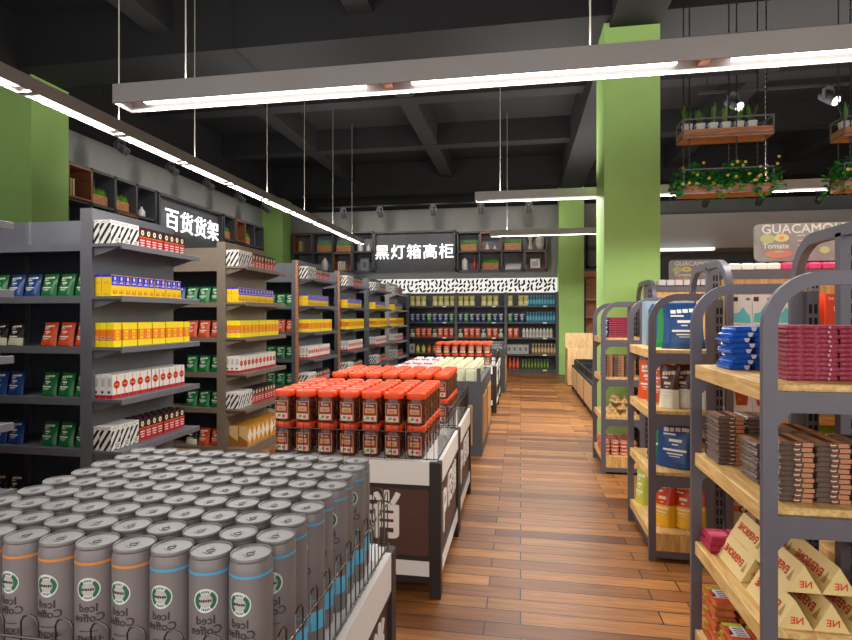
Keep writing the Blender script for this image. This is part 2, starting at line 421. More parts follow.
# back wall, y 14.75 .. 15.1
c = cubby('cubby_shelf', -6.4, -4.05, 14.72, .38, 2.74, 3.84, 4, [(0, 1), (2, 0)], 'charcoal wall cubbies left of the back sign, with tan books and grass boxes')
BG = 'ornaments in the back wall cubbies'
for i in range(3): place('book', BOOKT[i % 3], c(0, 1, -.17 + .05 * i, .1), f'tan book in the wooden box by the back left corner, {ORD[i]} from its left', 'book', 'tan books in the back cubbies')
place('grass_planter', PLANTER, c(1, 1), 'wooden grass box, beside the tan books in the left back cubbies', 'planter', BG)
place('grass_planter', PLANTER, c(2, 1), 'wooden grass box above the boxed white books, left back cubbies', 'planter', BG)
place('bottle_vase', BOTTLEV, c(3, 1, -.12), 'tall white bottle vase in the top row just left of the back sign', 'vase', BG)
place('jug_vase', SHORTV, c(3, 1, .12), 'short white pointed vase beside the tall white bottle vase, left back cubbies', 'vase', BG)
place('round_vase', PEAR, c(1, 0), 'round white vase on the lower row of the left back cubbies', 'vase', BG)
place('teardrop_vase', TEAR, c(0, 0), 'small white teardrop vase below the boxed tan books, left back cubbies', 'vase', BG)
for i in range(4): place('book', BOOKW[i % 3], c(2, 0, -.17 + .055 * i, .1), f'cream book in the lower wooden box of the left back cubbies, {ORD[i]} in its row', 'book', 'cream books in the back cubbies')
b = MB(); b.box(-.13, .13, 0, .02, 0, .36, M('#77797c', .3)); b.box(-.1, .1, -.004, 0, .04, .32, M('#8d8f92', .25)); b.ball((0, -.004, .2), .06, .01, .09, M('#5e6064', .4))
place('picture_frame', (b.mesh('frame'), []), c(3, 0), 'grey framed picture below the tall white bottle vase, back cubbies', 'picture', BG)
sign('lit_sign', '黑灯箱高柜', -4.03, -1.74, 14.72, .38, 2.74, 3.82, .425, 3.24, 'lit white character sign on a dark perforated panel on the back wall', cx=-2.89)
c = cubby('cubby_shelf', -1.68, .68, 14.72, .38, 2.72, 3.76, 4, [(1, 1), (3, 0)], 'charcoal wall cubbies right of the back sign, with grass boxes, vases and a picture')
place('grass_planter', PLANTER, c(0, 1), 'wooden grass box in the top row just right of the back sign', 'planter', BG)
place('grass_planter', PLANTER, c(2, 1), 'wooden grass box in the top row between the white teardrops and wavy vases', 'planter', BG)
place('grass_planter', PLANTER, c(1, 0), 'wooden grass box on the lower row beside the red vase', 'planter', BG)
place('teardrop_vase', TEAR, c(1, 1, -.1), 'larger white teardrop vase in the upper wooden box, right back cubbies', 'vase', BG)
place('teardrop_vase', TEARS, c(1, 1, .1), 'smaller white teardrop vase in the upper wooden box, right back cubbies', 'vase', BG)
place('wavy_vase', WAVY, c(3, 1, -.13), 'waisted striped cream vase in the cubby corner nearest the far green column', 'vase', BG)
place('round_vase', ROUNDV, c(3, 1, .13), 'bulging striped cream vase in the cubby corner nearest the far green column', 'vase', BG)
place('bottle_vase', BOTTLEV, c(0, 0, -.12), 'tall white bottle vase on the lower row beside the red vase', 'vase', BG)
place('bottle_vase', REDV, c(0, 0, .15), 'slim red vase on the lower row right of the back sign', 'vase', BG)
b = MB(); b.box(-.2, .2, -.1, .1, 0, .05, M('#d9d4cd', .6)); place('book', (b.mesh('book', bevel=.004), []), c(2, 0), 'lowest white book lying flat in the right back cubbies', 'book', 'books lying in the back cubby')
for k, lb in ((1, 'middle white book lying flat in the right back cubbies'), (2, 'topmost white book lying flat in the right back cubbies')):
    b = MB(); b.box(-.2, .2, -.1, .1, 0, .045, M(('#3a3a3c', '#d9d4cd', '#b9b5ae')[k], .6)); p = c(2, 0, .01 * k); p.z += .005 + .047 * k; place('book', (b.mesh('book', bevel=.004), []), p, lb.replace('middle white', 'middle dark'), 'book', 'books lying in the back cubby')
b = MB(); b.box(-.15, .15, 0, .02, 0, .3, M('#1c1c1e', .4)); b.box(-.13, .13, -.003, 0, .02, .28, M('#e6e3e4', .5)); b.ball((0, -.003, .14), .08, .004, .07, M('#bdb9bb', .6)); b.box(.03, .09, -.004, -.002, .22, .235, BLACK)
place('picture_frame', (b.mesh('frame'), []), c(3, 0), 'black framed white picture in the lower wooden box, right back cubbies', 'picture', BG)

# left wall, built along +Y then turned to face +X : local x = world y, local y = -(world x)
LR = (0, 0, R(90)); LL = (0, 0, 0)
c = cubby('cubby_shelf', 7.17, 9.25, 6.75, .39, 2.74, 3.84, 4, [(0, 1), (2, 0)], 'charcoal wall cubbies on the left wall behind the near green column', rot=LR)
LG = 'ornaments in the left wall cubbies'
for i in range(4): place('book', BOOKT[i % 3], c(0, 1, -.16 + .05 * i, .1), f'tan book in the wooden box beside the near green column, {ORD[i]} from the column', 'book', 'tan books in the left cubbies', LR)
place('grass_planter', PLANTER, c(1, 1), 'wooden grass box beside the boxed tan books on the left wall', 'planter', LG, LR)
place('grass_planter', PLANTER, c(2, 1), 'wooden grass box second from the boxed tan books on the left wall', 'planter', LG, LR)
place('bottle_vase', BOTTLEV, c(3, 1, -.12), 'tall white bottle vase in the cubby next to the left wall sign', 'vase', LG, LR)
place('jug_vase', SHORTV, c(3, 1, .12), 'short white pointed vase in the cubby next to the left wall sign', 'vase', LG, LR)
place('bottle_vase', BOTTLEV, c(0, 0, -.15), 'tall white bottle vase low beside the near green column', 'vase', LG, LR)
sign('lit_sign', '百货货架', 9.33, 11.6, 6.75, .39, 2.74, 3.84, .46, 3.37, 'lit white character sign on the left wall above the shelving', LR, cx=10.5)
c = cubby('cubby_shelf', 11.65, 13.6, 6.75, .39, 2.74, 3.84, 4, [(1, 1)], 'charcoal wall cubbies on the left wall beyond the lit sign', rot=LR)
place('grass_planter', PLANTER, c(0, 1), 'wooden grass box just beyond the left wall sign', 'planter', LG, LR)
place('grass_planter', PLANTER, c(2, 1), 'wooden grass box next to the far left green column', 'planter', LG, LR)
place('teardrop_vase', TEAR, c(1, 1, -.06), 'white teardrop vase in the wooden box beyond the left wall sign', 'vase', LG, LR)
place('bottle_vase', BOTTLEV, c(3, 1), 'white bottle vase in the last left wall cubby before the far column', 'vase', LG, LR)
# ------------------------------------------------------------------ packaged goods
def quad_front(b, x0, x1, y, z0, z1, mat): b.quad((x0, y, z0), (x1, y, z0), (x1, y, z1), (x0, y, z1), mat)


def quad_side(b, x, y0, y1, z0, z1, mat): b.quad((x, y0, z0), (x, y1, z0), (x, y1, z1), (x, y0, z1), mat)


def disc_side(b, x, y, z, r, mat, n=12, ry=None):
    b.raw([(x, y + (ry or r) * math.cos(2 * PI * i / n), z + r * math.sin(2 * PI * i / n)) for i in range(n)], [tuple(range(n))], mat)


def carton(w, d, h, base, gfx):
    """w along Y (facing +X), d along X; origin at the base centre"""
    b = MB(); b.box(-d / 2, d / 2, -w / 2, w / 2, 0, h, base); gfx(b, w, d, h); return (b.mesh('carton'), [])


INK = M('#141214', .6); BOXW = M('#dcd8d2', .6); CRED = M('#b3131c', .5); CBROWN = M('#2a120e', .5); CREAM = M('#ead9bd', .6)
YEL = M('#f2c414', .5); YEL2 = M('#f5d917', .5); BLU = M('#1a1ec0', .5); ORA = M('#ec7a12', .5); ORR = M('#d8440f', .5); OCH = M('#c98a2c', .55); DOCH = M('#8f5a17', .55)


def clip_stripe(y0, z0, w, h, k, t):
    """diagonal band z = k*(y-y0)... clipped to a w x h rectangle; returns polygon (y,z)"""
    def f(s): return [(y, z) for y, z in s]
    poly = [(-w / 2, 0), (w / 2, 0), (w / 2, h), (-w / 2, h)]
    for sgn, off in ((1, y0), (-1, y0 + t)):
        out = []
        for i in range(len(poly)):
            a, c = poly[i], poly[(i + 1) % len(poly)]; da = sgn * (a[0] * k - a[1] - off); dc = sgn * (c[0] * k - c[1] - off)
            if da >= 0: out.append(a)
            if da * dc < 0: q = da / (da - dc); out.append((a[0] + (c[0] - a[0]) * q, a[1] + (c[1] - a[1]) * q))
        poly = out
        if not poly: break
    return poly


def g_stripe(b, w, d, h):
    for i in range(-2, 6):
        o = -h * 1.1 + i * .082
        p = clip_stripe(o, 0, w, h * .8, 1.5, .036)
        if p: b.raw([(d / 2 + .0008, y, z) for y, z in p], [tuple(range(len(p)))], INK)
        p = clip_stripe(o, 0, d, h * .86, 1.5, .036)
        if p: b.raw([(y, -w / 2 - .0008, z) for y, z in p], [tuple(range(len(p)))], INK)
    for j in range(4):
        quad_side(b, d / 2 + .0009, -w * .35 + w * .18 * j, -w * .25 + w * .18 * j, h * (.86 + .05 * (j % 2)), h * (.9 + .05 * (j % 2)), INK)
        quad_front(b, -d * .35 + d * .18 * j, -d * .25 + d * .18 * j, -w / 2 - .0009, h * (.88 + .04 * (j % 2)), h * (.91 + .04 * (j % 2)), INK)
    quad_side(b, d / 2 + .001, -w * .1, w * .4, h * .05, h * .28, BOXW)
    for j in range(3): quad_side(b, d / 2 + .0014, -w * .05, w * .33, h * (.08 + .065 * j), h * (.11 + .065 * j), INK)


def g_red(b, w, d, h):
    x = d / 2 + .0008
    quad_side(b, x, -w / 2, w / 2, h * .60, h, CBROWN); quad_side(b, x + .0003, -w / 2, w / 2, h * .57, h * .60, ORA)
    disc_side(b, x + .0006, 0, h * .79, h * .13, CREAM, ry=w * .26); disc_side(b, x + .0009, 0, h * .79, h * .06, M('#8c4a3c', .6), ry=w * .11)
    for j in range(3): quad_side(b, x + .0004, -w * (.36 - .04 * j), w * (.36 - .04 * j), h * (.40 - .12 * j), h * (.45 - .12 * j), BOXW)
    y = -w / 2 - .0008; quad_front(b, -d / 2, d / 2, y, h * .6, h, CBROWN); b.quad((-d / 2, -w / 2, h + .0008), (d / 2, -w / 2, h + .0008), (d / 2, w / 2, h + .0008), (-d / 2, w / 2, h + .0008), CBROWN)
    b.box(-d * .2, d * .2, -w * .3, w * .3, h, h + .014, CBROWN)


def g_blue(b, w, d, h):
    x = d / 2 + .0008
    quad_side(b, x, -w * .48, w * .48, h * .52, h * .98, BLU); disc_side(b, x + .0004, w * .05, h * .84, h * .09, CREAM, 8, w * .15)
    quad_side(b, x + .0004, -w * .3, w * .3, h * .6, h * .64, BOXW); quad_side(b, x + .0004, -w * .2, w * .32, h * .68, h * .7, BOXW)
    for j in range(3): b.raw([(x + .0004, -w * .3 + w * .22 * j, h * .12), (x + .0004, -w * .12 + w * .22 * j, h * .12), (x + .0004, -w * .2 + w * .26 * j, h * .4)], [(0, 1, 2)], M('#b86f0c', .6))
    y = -w / 2 - .0008; quad_front(b, -d / 2, d / 2, y, h * .9, h, BLU); quad_front(b, -d * .3, d * .3, y, h * .6, h * .66, M('#d9a90c', .6)); quad_front(b, -d * .3, d * .3, y, h * .08, h * .12, M('#c79d10', .6))
    b.quad((-d / 2, -w / 2, h + .0008), (d / 2, -w / 2, h + .0008), (d / 2, w / 2, h + .0008), (-d / 2, w / 2, h + .0008), BLU)


def g_yel(b, w, d, h):
    x = d / 2 + .0008
    quad_side(b, x, -w * .5, w * .5, h * .26, h * .72, ORA); quad_side(b, x + .0004, -w * .22, w * .22, h * .3, h * .68, YEL); quad_side(b, x + .0007, -w * .14, w * .14, h * .42, h * .46, ORR); quad_side(b, x + .0007, -w * .14, w * .14, h * .52, h * .56, ORR)
    y = -w / 2 - .0008; quad_front(b, -d / 2, d / 2, y, h * .26, h * .72, ORA); quad_front(b, -d * .3, d * .3, y - .0004, h * .32, h * .42, BOXW); quad_front(b, -d * .25, d * .25, y - .0006, h * .35, h * .4, INK)


def g_white(b, w, d, h):
    x = d / 2 + .0008
    quad_side(b, x, -w / 2, w / 2, 0, h * .15, CRED); quad_side(b, x + .0002, -w * .06, w * .06, h * .15, h * .95, ORA); disc_side(b, x + .0005, 0, h * .57, h * .17, CRED, ry=w * .38)
    quad_side(b, x + .0009, -w * .25, w * .25, h * .54, h * .61, ORA)
    y = -w / 2 - .0008; quad_front(b, -d / 2, d / 2, y, 0, h * .15, CRED); quad_front(b, -d * .3, d * .3, y, h * .5, h * .85, M('#b9aeb0', .6)); quad_front(b, -d * .3, d * .1, y, h * .22, h * .32, INK)


def g_ochre(b, w, d, h):
    x = d / 2 + .0008
    b.raw([(x, -w * .5, h * .5), (x, 0, h * .1), (x, w * .5, h * .5), (x, 0, h * .92)], [(0, 1, 2, 3)], CREAM)
    y = -w / 2 - .0008; b.raw([(-d / 2, y, h * .55), (d / 2, y, h * .25), (d / 2, y, h * .98), (-d / 2, y, h * .98)], [(0, 1, 2, 3)], M('#c9a774', .6)); b.quad((-d / 2, y, 0), (d / 2, y, 0), (d / 2, y, h * .25), (-d / 2, y, h * .55), DOCH)


CARTONS = {'striped': (carton(.098, .093, .175, BOXW, g_stripe), .10), 'red': (carton(.07, .075, .165, CRED, g_red), .0715), 'blue': (carton(.066, .08, .158, YEL, g_blue), .0675),
           'yellow': (carton(.078, .055, .178, YEL2, g_yel), .079), 'white': (carton(.083, .05, .175, BOXW, g_white), .0845), 'ochre': (carton(.10, .10, .22, OCH, g_ochre), .102)}
CN = {'striped': 'striped carton', 'red': 'red-brown carton', 'blue': 'blue-topped yellow carton', 'yellow': 'orange-banded yellow carton', 'white': 'white and red carton', 'ochre': 'ochre diamond carton'}


def pouch(w, h, d, main, low=None, lowf=.35, lines='#e8e2d4', seam=.03, top=None):
    """stand-up foil bag, front towards -Y, origin at base centre; label as its own part"""
    b = MB(); nu, nv = 8, 9; mt = M(main, .33, 0); lt = M(low, .4) if low else mt; tt = M(top, .4) if top else mt
    def th(u, v):
        a = (1 - abs(2 * u - 1) ** 2.4) ** .55 if 0 < u < 1 else 0
        return a * d / 2 * max(.06, (1 - v ** 2.2)) if v > .02 else (a * d / 2 * .9)
    def X(u, v): return (u - .5) * w * (1 - .10 * math.sin(PI * min(1, v * .9)) + (.0 if v < .9 else .03))
    for s in (-1, 1):
        vs = []; 
        for j in range(nv + 1):
            for i in range(nu + 1): vs.append((X(i / nu, j / nv), s * (th(i / nu, j / nv) + .0012), j / nv * h))
        for j in range(nv):
            v = (j + .5) / nv; m_ = lt if v < lowf and low else tt if v > .9 else mt
            fs = [(j * (nu + 1) + i, j * (nu + 1) + i + 1, (j + 1) * (nu + 1) + i + 1, (j + 1) * (nu + 1) + i) for i in range(nu)]
            b.raw(vs, [f if s < 0 else f[::-1] for f in fs], m_)
    b.raw([(X(i / nu, 0), s * (th(i / nu, 0) + .0012), 0) for s in (-1, 1) for i in range(nu + 1)], [(i + nu + 1, i + nu + 2, i + 1, i) for i in range(nu)], lt)
    body = b.mesh('bag', 60)
    def P(x, z):
        u = x / w + .5; v = z / h; return (x, -(th(u, v) + .0028), z)
    def strip(bb, x0, x1, z0, z1, m_, k=4):
        pts = [P(x0 + (x1 - x0) * i / k, z) for z in (z0, z1) for i in range(k + 1)]
        bb.raw(pts, [(i, i + 1, i + k + 2, i + k + 1) for i in range(k)], m_)
    b = MB(); L = M(lines, .5)
    for i, (a, c) in enumerate(((-.3, -.18), (-.15, -.05), (-.02, .1), (.13, .3))): strip(b, a * w, c * w, h * (.77 + .01 * i), h * (.855 + .01 * i), L, 1)
    for x0, x1, z0, z1 in ((-.3, .0, .7, .735), (-.15, .16, .56, .62), (-.07, .08, .49, .515), (-.28, .28, .36, .405), (-.18, .2, .29, .315), (-.12, .14, .24, .255)): strip(b, x0 * w, x1 * w, z0 * h, z1 * h, L)
    b2 = MB(); b2.box(-w * .47, w * .47, -.002, .002, h * .985, h * (.985 + seam), tt)
    return (body, [('print', b.mesh('print'), []), ('top_seal', b2.mesh('top_seal'), [])])


BAGS = {'green': pouch(.152, .175, .07, '#0f6b31'), 'blue': pouch(.152, .175, .07, '#163c77'), 'orange': pouch(.15, .178, .07, '#c9481b'), 'black': pouch(.15, .175, .07, '#1d1310', '#c4c0a4', .36)}
BN = {'green': 'dark green foil bag', 'blue': 'dark blue foil bag', 'orange': 'orange foil bag', 'black': 'pale-bottomed black foil bag'}

# ------------------------------------------------------------------ left gondola rows with stocked end displays
LEV = [.10, .515, .893, 1.272, 1.645, 2.029]   # top of the base deck and the five shelves
SHN = ['base deck', 'lowest shelf', 'second shelf', 'middle shelf', 'fourth shelf', 'top shelf']
XF, XP = -2.85, -3.086
ROWN = ['end display cut off by the photo edge', 'nearest full end display', 'second end display', 'third end display', 'fourth end display', 'fifth end display', 'farthest end display']


def shelf_mesh(w, d, m, lip=.04):
    """shelf in XY with its front edge at +X (x from -d to 0), y from 0 to w, top at z 0; brackets below"""
    b = MB(); b.box(-d, 0, 0, w, -.022, 0, m); b.prism([(0, .004), (.012, .0), (.012, -lip), (0, -lip)], 'y', 0, w, m)
    for y in (.02, w - .028): b.prism([(-d, -.022), (-.02, -.022), (-.10, -.05), (-d, -.09)], 'y', y, y + .008, m)
    return b.mesh('shelf')


def left_row(k, y0, frame_hex, edge=None):
    FR = M(frame_hex, .5, .08, vary=.06, scale=8); yc = y0 + .475; ya, yb = y0, y0 + .95
    t = link('gondola_shelving', None, None, (XP, yc, 0))
    tag(t, f'{["dark grey", "dark grey", "brown grey", "grey, wood edged", "grey, wood edged", "grey", "pale grey"][k]} double-sided shelving run behind the {ROWN[k]}', 'shelving', 'left shelving runs')
    L = 3.3; h = 2.29
    b = MB(); b.box(-.03, 0, ya - yc, yb - yc, 0, h, FR); b.box(-.098, -.03, ya - yc, ya - yc + .035, 0, h, FR)
    link('end_panel', b.mesh('end_panel'), t)
    if edge:
        b = MB(); b.box(-.03, .006, ya - yc - .022, ya - yc - .001, 0, h, edge); link('edge_trim', b.mesh('edge_trim'), t)
    b = MB(); b.box(-L, -.03, -.02, .02, 0, 2.02, DARKBACK).box(-L, -.03, -.02, .02, 2.02, h, FR)
    for x in (-1.0, -1.0 * 2): b.box(x - .02, x + .02, -.045, -.02, 0, h, FR)
    link('back_panel', b.mesh('back_panel'), t)
    for i, z in enumerate(LEV):
        b = MB(); b.box(-L, -.03, ya - yc + .014, -.02, z - .02, z, FR).box(-L, -.03, ya - yc + .004, ya - yc + .014, z - .05, z + .004, FR)
        if i == 0: b.box(-L, -.03, ya - yc + .05, -.02, 0, z - .02, FR)
        link('shelf', b.mesh('shelf'), t)
    b = MB()
    for z in LEV: b.box(-L, -.03, .02, yb - yc - .02, z - .02, z, FR)
    link('rear_shelves', b.mesh('rear_shelves'), t)
    # end display
    e = link('end_display', None, None, (XF, y0, 0)); tag(e, f'{["dark grey", "dark grey", "brown grey", "grey", "grey", "grey", "white"][k]} stepped shelf unit, {ROWN[k]} along the aisle', 'shelf unit', 'end displays along the aisle')
    SM = shelf_mesh(.97, XF - XP, FR)
    for i, z in enumerate(LEV):
        if i: link('shelf', SM, e, (0, 0, z))
        else:
            b = MB(); b.box(XP - XF + .004, 0, 0, .97, 0, z, FR); link('base_deck', b.mesh('base_deck', bevel=.004), e)
    return t


def stock_row(k, y0):
    who = ROWN[k].replace(' end display', ''); far = k >= 4
    def line(kind, lev, ys, depth, x_front):
        pr, pitch = CARTONS[kind]; n = len(ys)
        dx = {'striped': .096, 'red': .08, 'blue': .084, 'yellow': .059, 'white': .054, 'ochre': .11}[kind]
        for r in range(depth):
            for i, y in enumerate(ys):
                if r and lev > 3 and i: continue          # nothing of these shows above eye level
                if r and far and i: continue
                lb = f'{CN[kind]}, {ORD[i]} from near end, {"front" if not r else ORD[r] + " line back"}, {SHN[lev]}, {who} display'
                place(kind + '_carton', pr, (x_front - dx * (r + .5), y, LEV[lev]), lb, 'carton', f'{kind} cartons on the end displays')
    def run(y, pitch, groups):
        o = []
        for g in groups:
            for _ in range(g): o.append(y + pitch / 2); y += pitch
            y += .012
        return o
    for lev in (5, 1):
        line('striped', lev, run(y0 + .015, .0985, (3,)), 2, XF - .09)
        line('red', lev, run(y0 + .33, .0715, (4, 4)), 2, XF - .1)
    line('blue', 4, run(y0 + .03, .0675, (7, 2, 3)), 2, XF - .1)
    line('yellow', 3, run(y0 + .03, .079, (1, 2, 2, 2, 3, 1)), 3, XF - .08)
    line('white', 2, run(y0 + .03, .0845, (5, 1, 4)), 3, XF - .09)
    if k <= 2: line('ochre', 0, run(y0 + .08, .102, (5, 3)), 2, XF - .02)


ROWY = [1.69, 3.515, 5.345, 7.27, 9.07, 10.9, 12.65]
HEXS = ['#606066', '#606066', '#75685a', '#5a5c62', '#5a5c62', '#5a5c62', '#a9a6a8']
PLAN = {5: [], 4: ['green', 'green', 'green', 'blue', 'blue', 'green', 'blue'], 3: ['orange', 'orange', 'orange', None, 'black', 'black', 'orange'], 2: ['green', 'green', 'green', None, 'blue', 'blue', 'green'],
        1: ['green', 'green', 'green', None, 'blue', 'blue', 'green'], 0: ['orange', 'orange', 'black', None, 'black', 'black', 'orange']}
for k, y0 in enumerate(ROWY):
    left_row(k, y0, HEXS[k], TEAK if k in (3, 4) else None)
    if k: stock_row(k, y0)
    if k:
        for lev, plan in PLAN.items():
            n = 7 if k == 1 else 4 if k < 4 else 0
            if k == 2 or k == 3: seq = list(plan[:4])
            else: seq = plan[:n]
            for i, kind in enumerate(seq):
                if not kind: continue
                x = XP - .168 - .148 * i
                if k > 1 and False: pass
                place('foil_bag', BAGS[kind], (x, y0 + .105, LEV[lev]), f'{BN[kind]}, {ORD[i]} from the end panel, {SHN[lev]}, run behind {ROWN[k].replace(" end display", "")} display', 'bag', 'foil bags on the left shelving', (R(-9), 0, R(-8)))
# ------------------------------------------------------------------ promotion counters down the middle
PANEL = M('#54372f', .5, vary=.08, scale=12); CBLK = M('#2a2423', .5, vary=.1, scale=20); LIPW = M('#ebe5df', .4)
CW = .965; CX1 = -.415; CX0 = CX1 - CW; CZ = .727


def counter(y0, y1, label, letters=True, dx=0):
    t = link('promotion_counter', None, None, (CX0 + dx, y0, 0)); tag(t, label, 'counter', 'promotion counters'); W = CW; D = y1 - y0; p = .062
    for x in (0, W - p):
        for y in (0, D - p):
            b = MB(); b.box(x, x + p, y, y + p, 0, CZ - .005, CBLK); link('corner_post', b.mesh('corner_post', bevel=.003), t)
    def sides(z0, z1, ins, m, name):
        b = MB(); b.box(p, W - p, ins, ins + .02, z0, z1, m).box(p, W - p, D - ins - .02, D - ins, z0, z1, m).box(ins, ins + .02, p, D - p, z0, z1, m).box(W - ins - .02, W - ins, p, D - p, z0, z1, m)
        link(name, b.mesh(name), t)
    sides(.60, CZ - .003, .002, LIPW, 'white_lip'); sides(.575, .60, .006, CBLK, 'rail'); sides(.215, .575, .014, PANEL, 'panel'); sides(.195, .215, .006, CBLK, 'rail'); sides(.115, .195, .004, LIPW, 'white_base_strip'); sides(.07, .115, .02, CBLK, 'plinth')
    b = MB(); b.box(p * .4, W - p * .4, p * .4, D - p * .4, CZ - .03, CZ, M('#dedad6', .35)); link('deck', b.mesh('deck', bevel=.003), t)
    if letters:
        b = MB(); b.add(text('促销', .27, .004, .006), LIPW, on_front(W * .5, .012, .41)); link('front_lettering', b.mesh('lettering'), t)
        b = MB(); b.add(text('P', .32, .003, .006), LIPW, on_side(W - .012, D * .27, .385)); b.add(text('促', .21, .003, .003), LIPW, on_side(W - .012, D * .52, .44)); b.add(text('销', .21, .003, .003), LIPW, on_side(W - .012, D * .76, .44)); link('side_lettering', b.mesh('lettering'), t)
    def fence(fn, L, ax, name):
        b = MB(); n = int(L / .075); st = L / n; r = .0019
        b.tube([fn(0, .15), fn(L, .15)], .003, CHROME, 6); b.tube([fn(0, .008), fn(L, .008)], .003, CHROME, 6)
        for i in range(n):
            a = st * (i + .25); c = st * (i + .75); top = .195
            b.tube([fn(a, .0), fn(a, top - .015), fn(a + st * .08, top - .004), fn((a + c) / 2, top), fn(c - st * .08, top - .004), fn(c, top - .015), fn(c, .0)], r, CHROME, 5)
        link(name, b.mesh(name, 60), t)
    e = .02
    fence(lambda s, z: (W - e, e + s, CZ + z), D - 2 * e, 1, 'wire_fence'); fence(lambda s, z: (e, e + s, CZ + z), D - 2 * e, 1, 'wire_fence')
    fence(lambda s, z: (e + s, e, CZ + z), W - 2 * e, 0, 'wire_fence'); fence(lambda s, z: (e + s, D - e, CZ + z), W - 2 * e, 0, 'wire_fence')
    return t


counter(.89, 1.805, 'dark brown promotion counter stacked with grey coffee cans')
counter(2.854, 3.745, 'dark brown promotion counter under the nearer block of orange-lidded jars')
counter(3.765, 4.655, 'dark brown promotion counter under the second block of orange-lidded jars')
counter(8.5, 9.39, 'dark brown promotion counter beyond the grey cream-box bin', dx=.05)
counter(9.41, 10.3, 'farthest dark brown promotion counter in the middle row', dx=.05)

# cans
CAN = M('#837b7b', .4, .15, vary=.05, scale=14); LIDG = M('#83817f', .45, .1); RIMG = M('#85807f', .4, .2)
CR, CH, KZ = .0405, .325, 1.10


def can(stripe, block, light):
    S_ = M(stripe, .35); B_ = M(block, .35)
    prof = [(.036, 0), (CR, .008), (CR, .05), (CR, .092), (CR - .0015, .096), (CR, .100), (CR, .118), (CR, .121), (CR, .291), (CR, .296), (CR, .306), (.037, .317), (.0385, .319)]
    mats = [RIMG, CAN, B_, RIMG, RIMG, CAN, S_, CAN, S_, CAN, CAN, RIMG]
    b = MB(); b.lathe(prof, mats, 26); body = b.mesh('can_body', 50)
    b = MB(); b.lathe([(.0385, .3195), (.0392, .3235), (.0382, .3255), (.0366, .3245), (.0358, .3222), (.035, .3222)], RIMG, 26, caps=False); b.lathe([(.0358, .322), (.034, .3222)], LIDG, 26)
    lid = b.mesh('lid', 40)
    b = MB(); D_ = M('#6a6664', .5, .1)
    b.tube([(.008 * math.cos(a), -.004 + .006 * math.sin(a), .3228) for a in [2 * PI * i / 10 for i in range(10)]], .0008, D_, 5, True); b.box(-.003, .003, .002, .009, .3222, .3236, D_)
    b.tube([(-.014, -.008, .3225), (-.004, -.016, .3225), (.006, -.016, .3225)], .0006, D_, 4)
    tab = b.mesh('pull_tab')
    # print: round green emblem, mirrored lettering and small lines wrapped round the can
    b = MB(); rr = CR + .0005
    def wrap(z0, x0=0, lift=0): return lambda p: ((rr + lift) * math.sin(-(p[0]) / rr + x0), -(rr + lift) * math.cos(-(p[0]) / rr + x0), z0 + p[1])
    W_ = M('#d8dbd6', .5); G_ = M('#1d6a47', .5); K_ = M('#3a3634', .5); EZ = .245
    def disc(r0, r1, m, lift, a0=0, a1=360, n=20):
        vs = []
        for i in range(n + 1):
            a = R(a0 + (a1 - a0) * i / n); vs += [(r0 * math.cos(a), r0 * math.sin(a)), (r1 * math.cos(a), r1 * math.sin(a))]
        b.add((vs, [(2 * i, 2 * i + 1, 2 * i + 3, 2 * i + 2) for i in range(n)]), m, wrap(EZ, 0, lift))
    disc(.0005, .0225, W_, 0); disc(.0135, .0195, G_, .0004, -55, 55); disc(.0135, .0195, G_, .0004, 125, 235); disc(.0005, .0125, M('#b9b5b0', .5), .0004)
    for q in range(5): disc(.0145, .0185, G_, .0004, 64 + 11 * q, 70 + 11 * q, 2); disc(.0145, .0185, G_, .0004, 244 + 11 * q, 250 + 11 * q, 2)
    for q in range(6): b.add(([(-.011 + .004 * q, -.002 - .001 * (q % 2)), (-.008 + .004 * q, -.002), (-.008 + .004 * q, .002), (-.011 + .004 * q, .002 + .001 * (q % 2))], [(0, 1, 2, 3)]), K_, wrap(EZ, 0, .0007))
    emb = b.mesh('emblem')
    b = MB(); b.add(text('Iced', .022, 0, .0004), K_, wrap(.208, 0)); b.add(text('Coffee', .022, 0, .0004), K_, wrap(.189, 0))
    for q in range(8): b.add(([(-.018 + .0045 * q, -.001), (-.0145 + .0045 * q, -.001), (-.0145 + .0045 * q, .001), (-.018 + .0045 * q, .001)], [(0, 1, 2, 3)]), K_, wrap(.164, 0))
    if light: b.add(text('-LIGHT-', .016, 0, .0003), K_, wrap(.148, 0))
    return body, lid, tab, emb, b.mesh('lettering')


CANB = can('#4aa6cf', '#5cbbe0', False); CANO = can('#dd8a3a', '#eea02e', True)
for r in range(9):
    for cidx in range(10):
        cc = CANB if cidx < 3 or r and cidx < 2 else CANO
        x = -.5 - cidx * .0825 + (.006 if r % 2 else -.004); y = .966 + r * .0847
        parts = [('lid', cc[1], [('pull_tab', cc[2])])]
        if r == 0 or cidx == 0: parts += [('emblem', cc[3], []), ('lettering', cc[4], [])]
        place('coffee_can', (cc[0], parts), (x, y, CZ), f'grey iced coffee can, {ORD[cidx]} from the aisle in the {ORD[r]} row from the near side', 'can', 'coffee cans on the nearest counter', (0, 0, R((-4, 7, 16, -8, 3, 12)[(r * 5 + cidx * 2) % 6])))

# jars
BROWNG = speckle('#3a1a10', '#6e3520', 45, .35, .65, .18); LIDO = M('#ea4a14', .35); LIDO2 = M('#d5400f', .4)
JR, JH = .052, .179


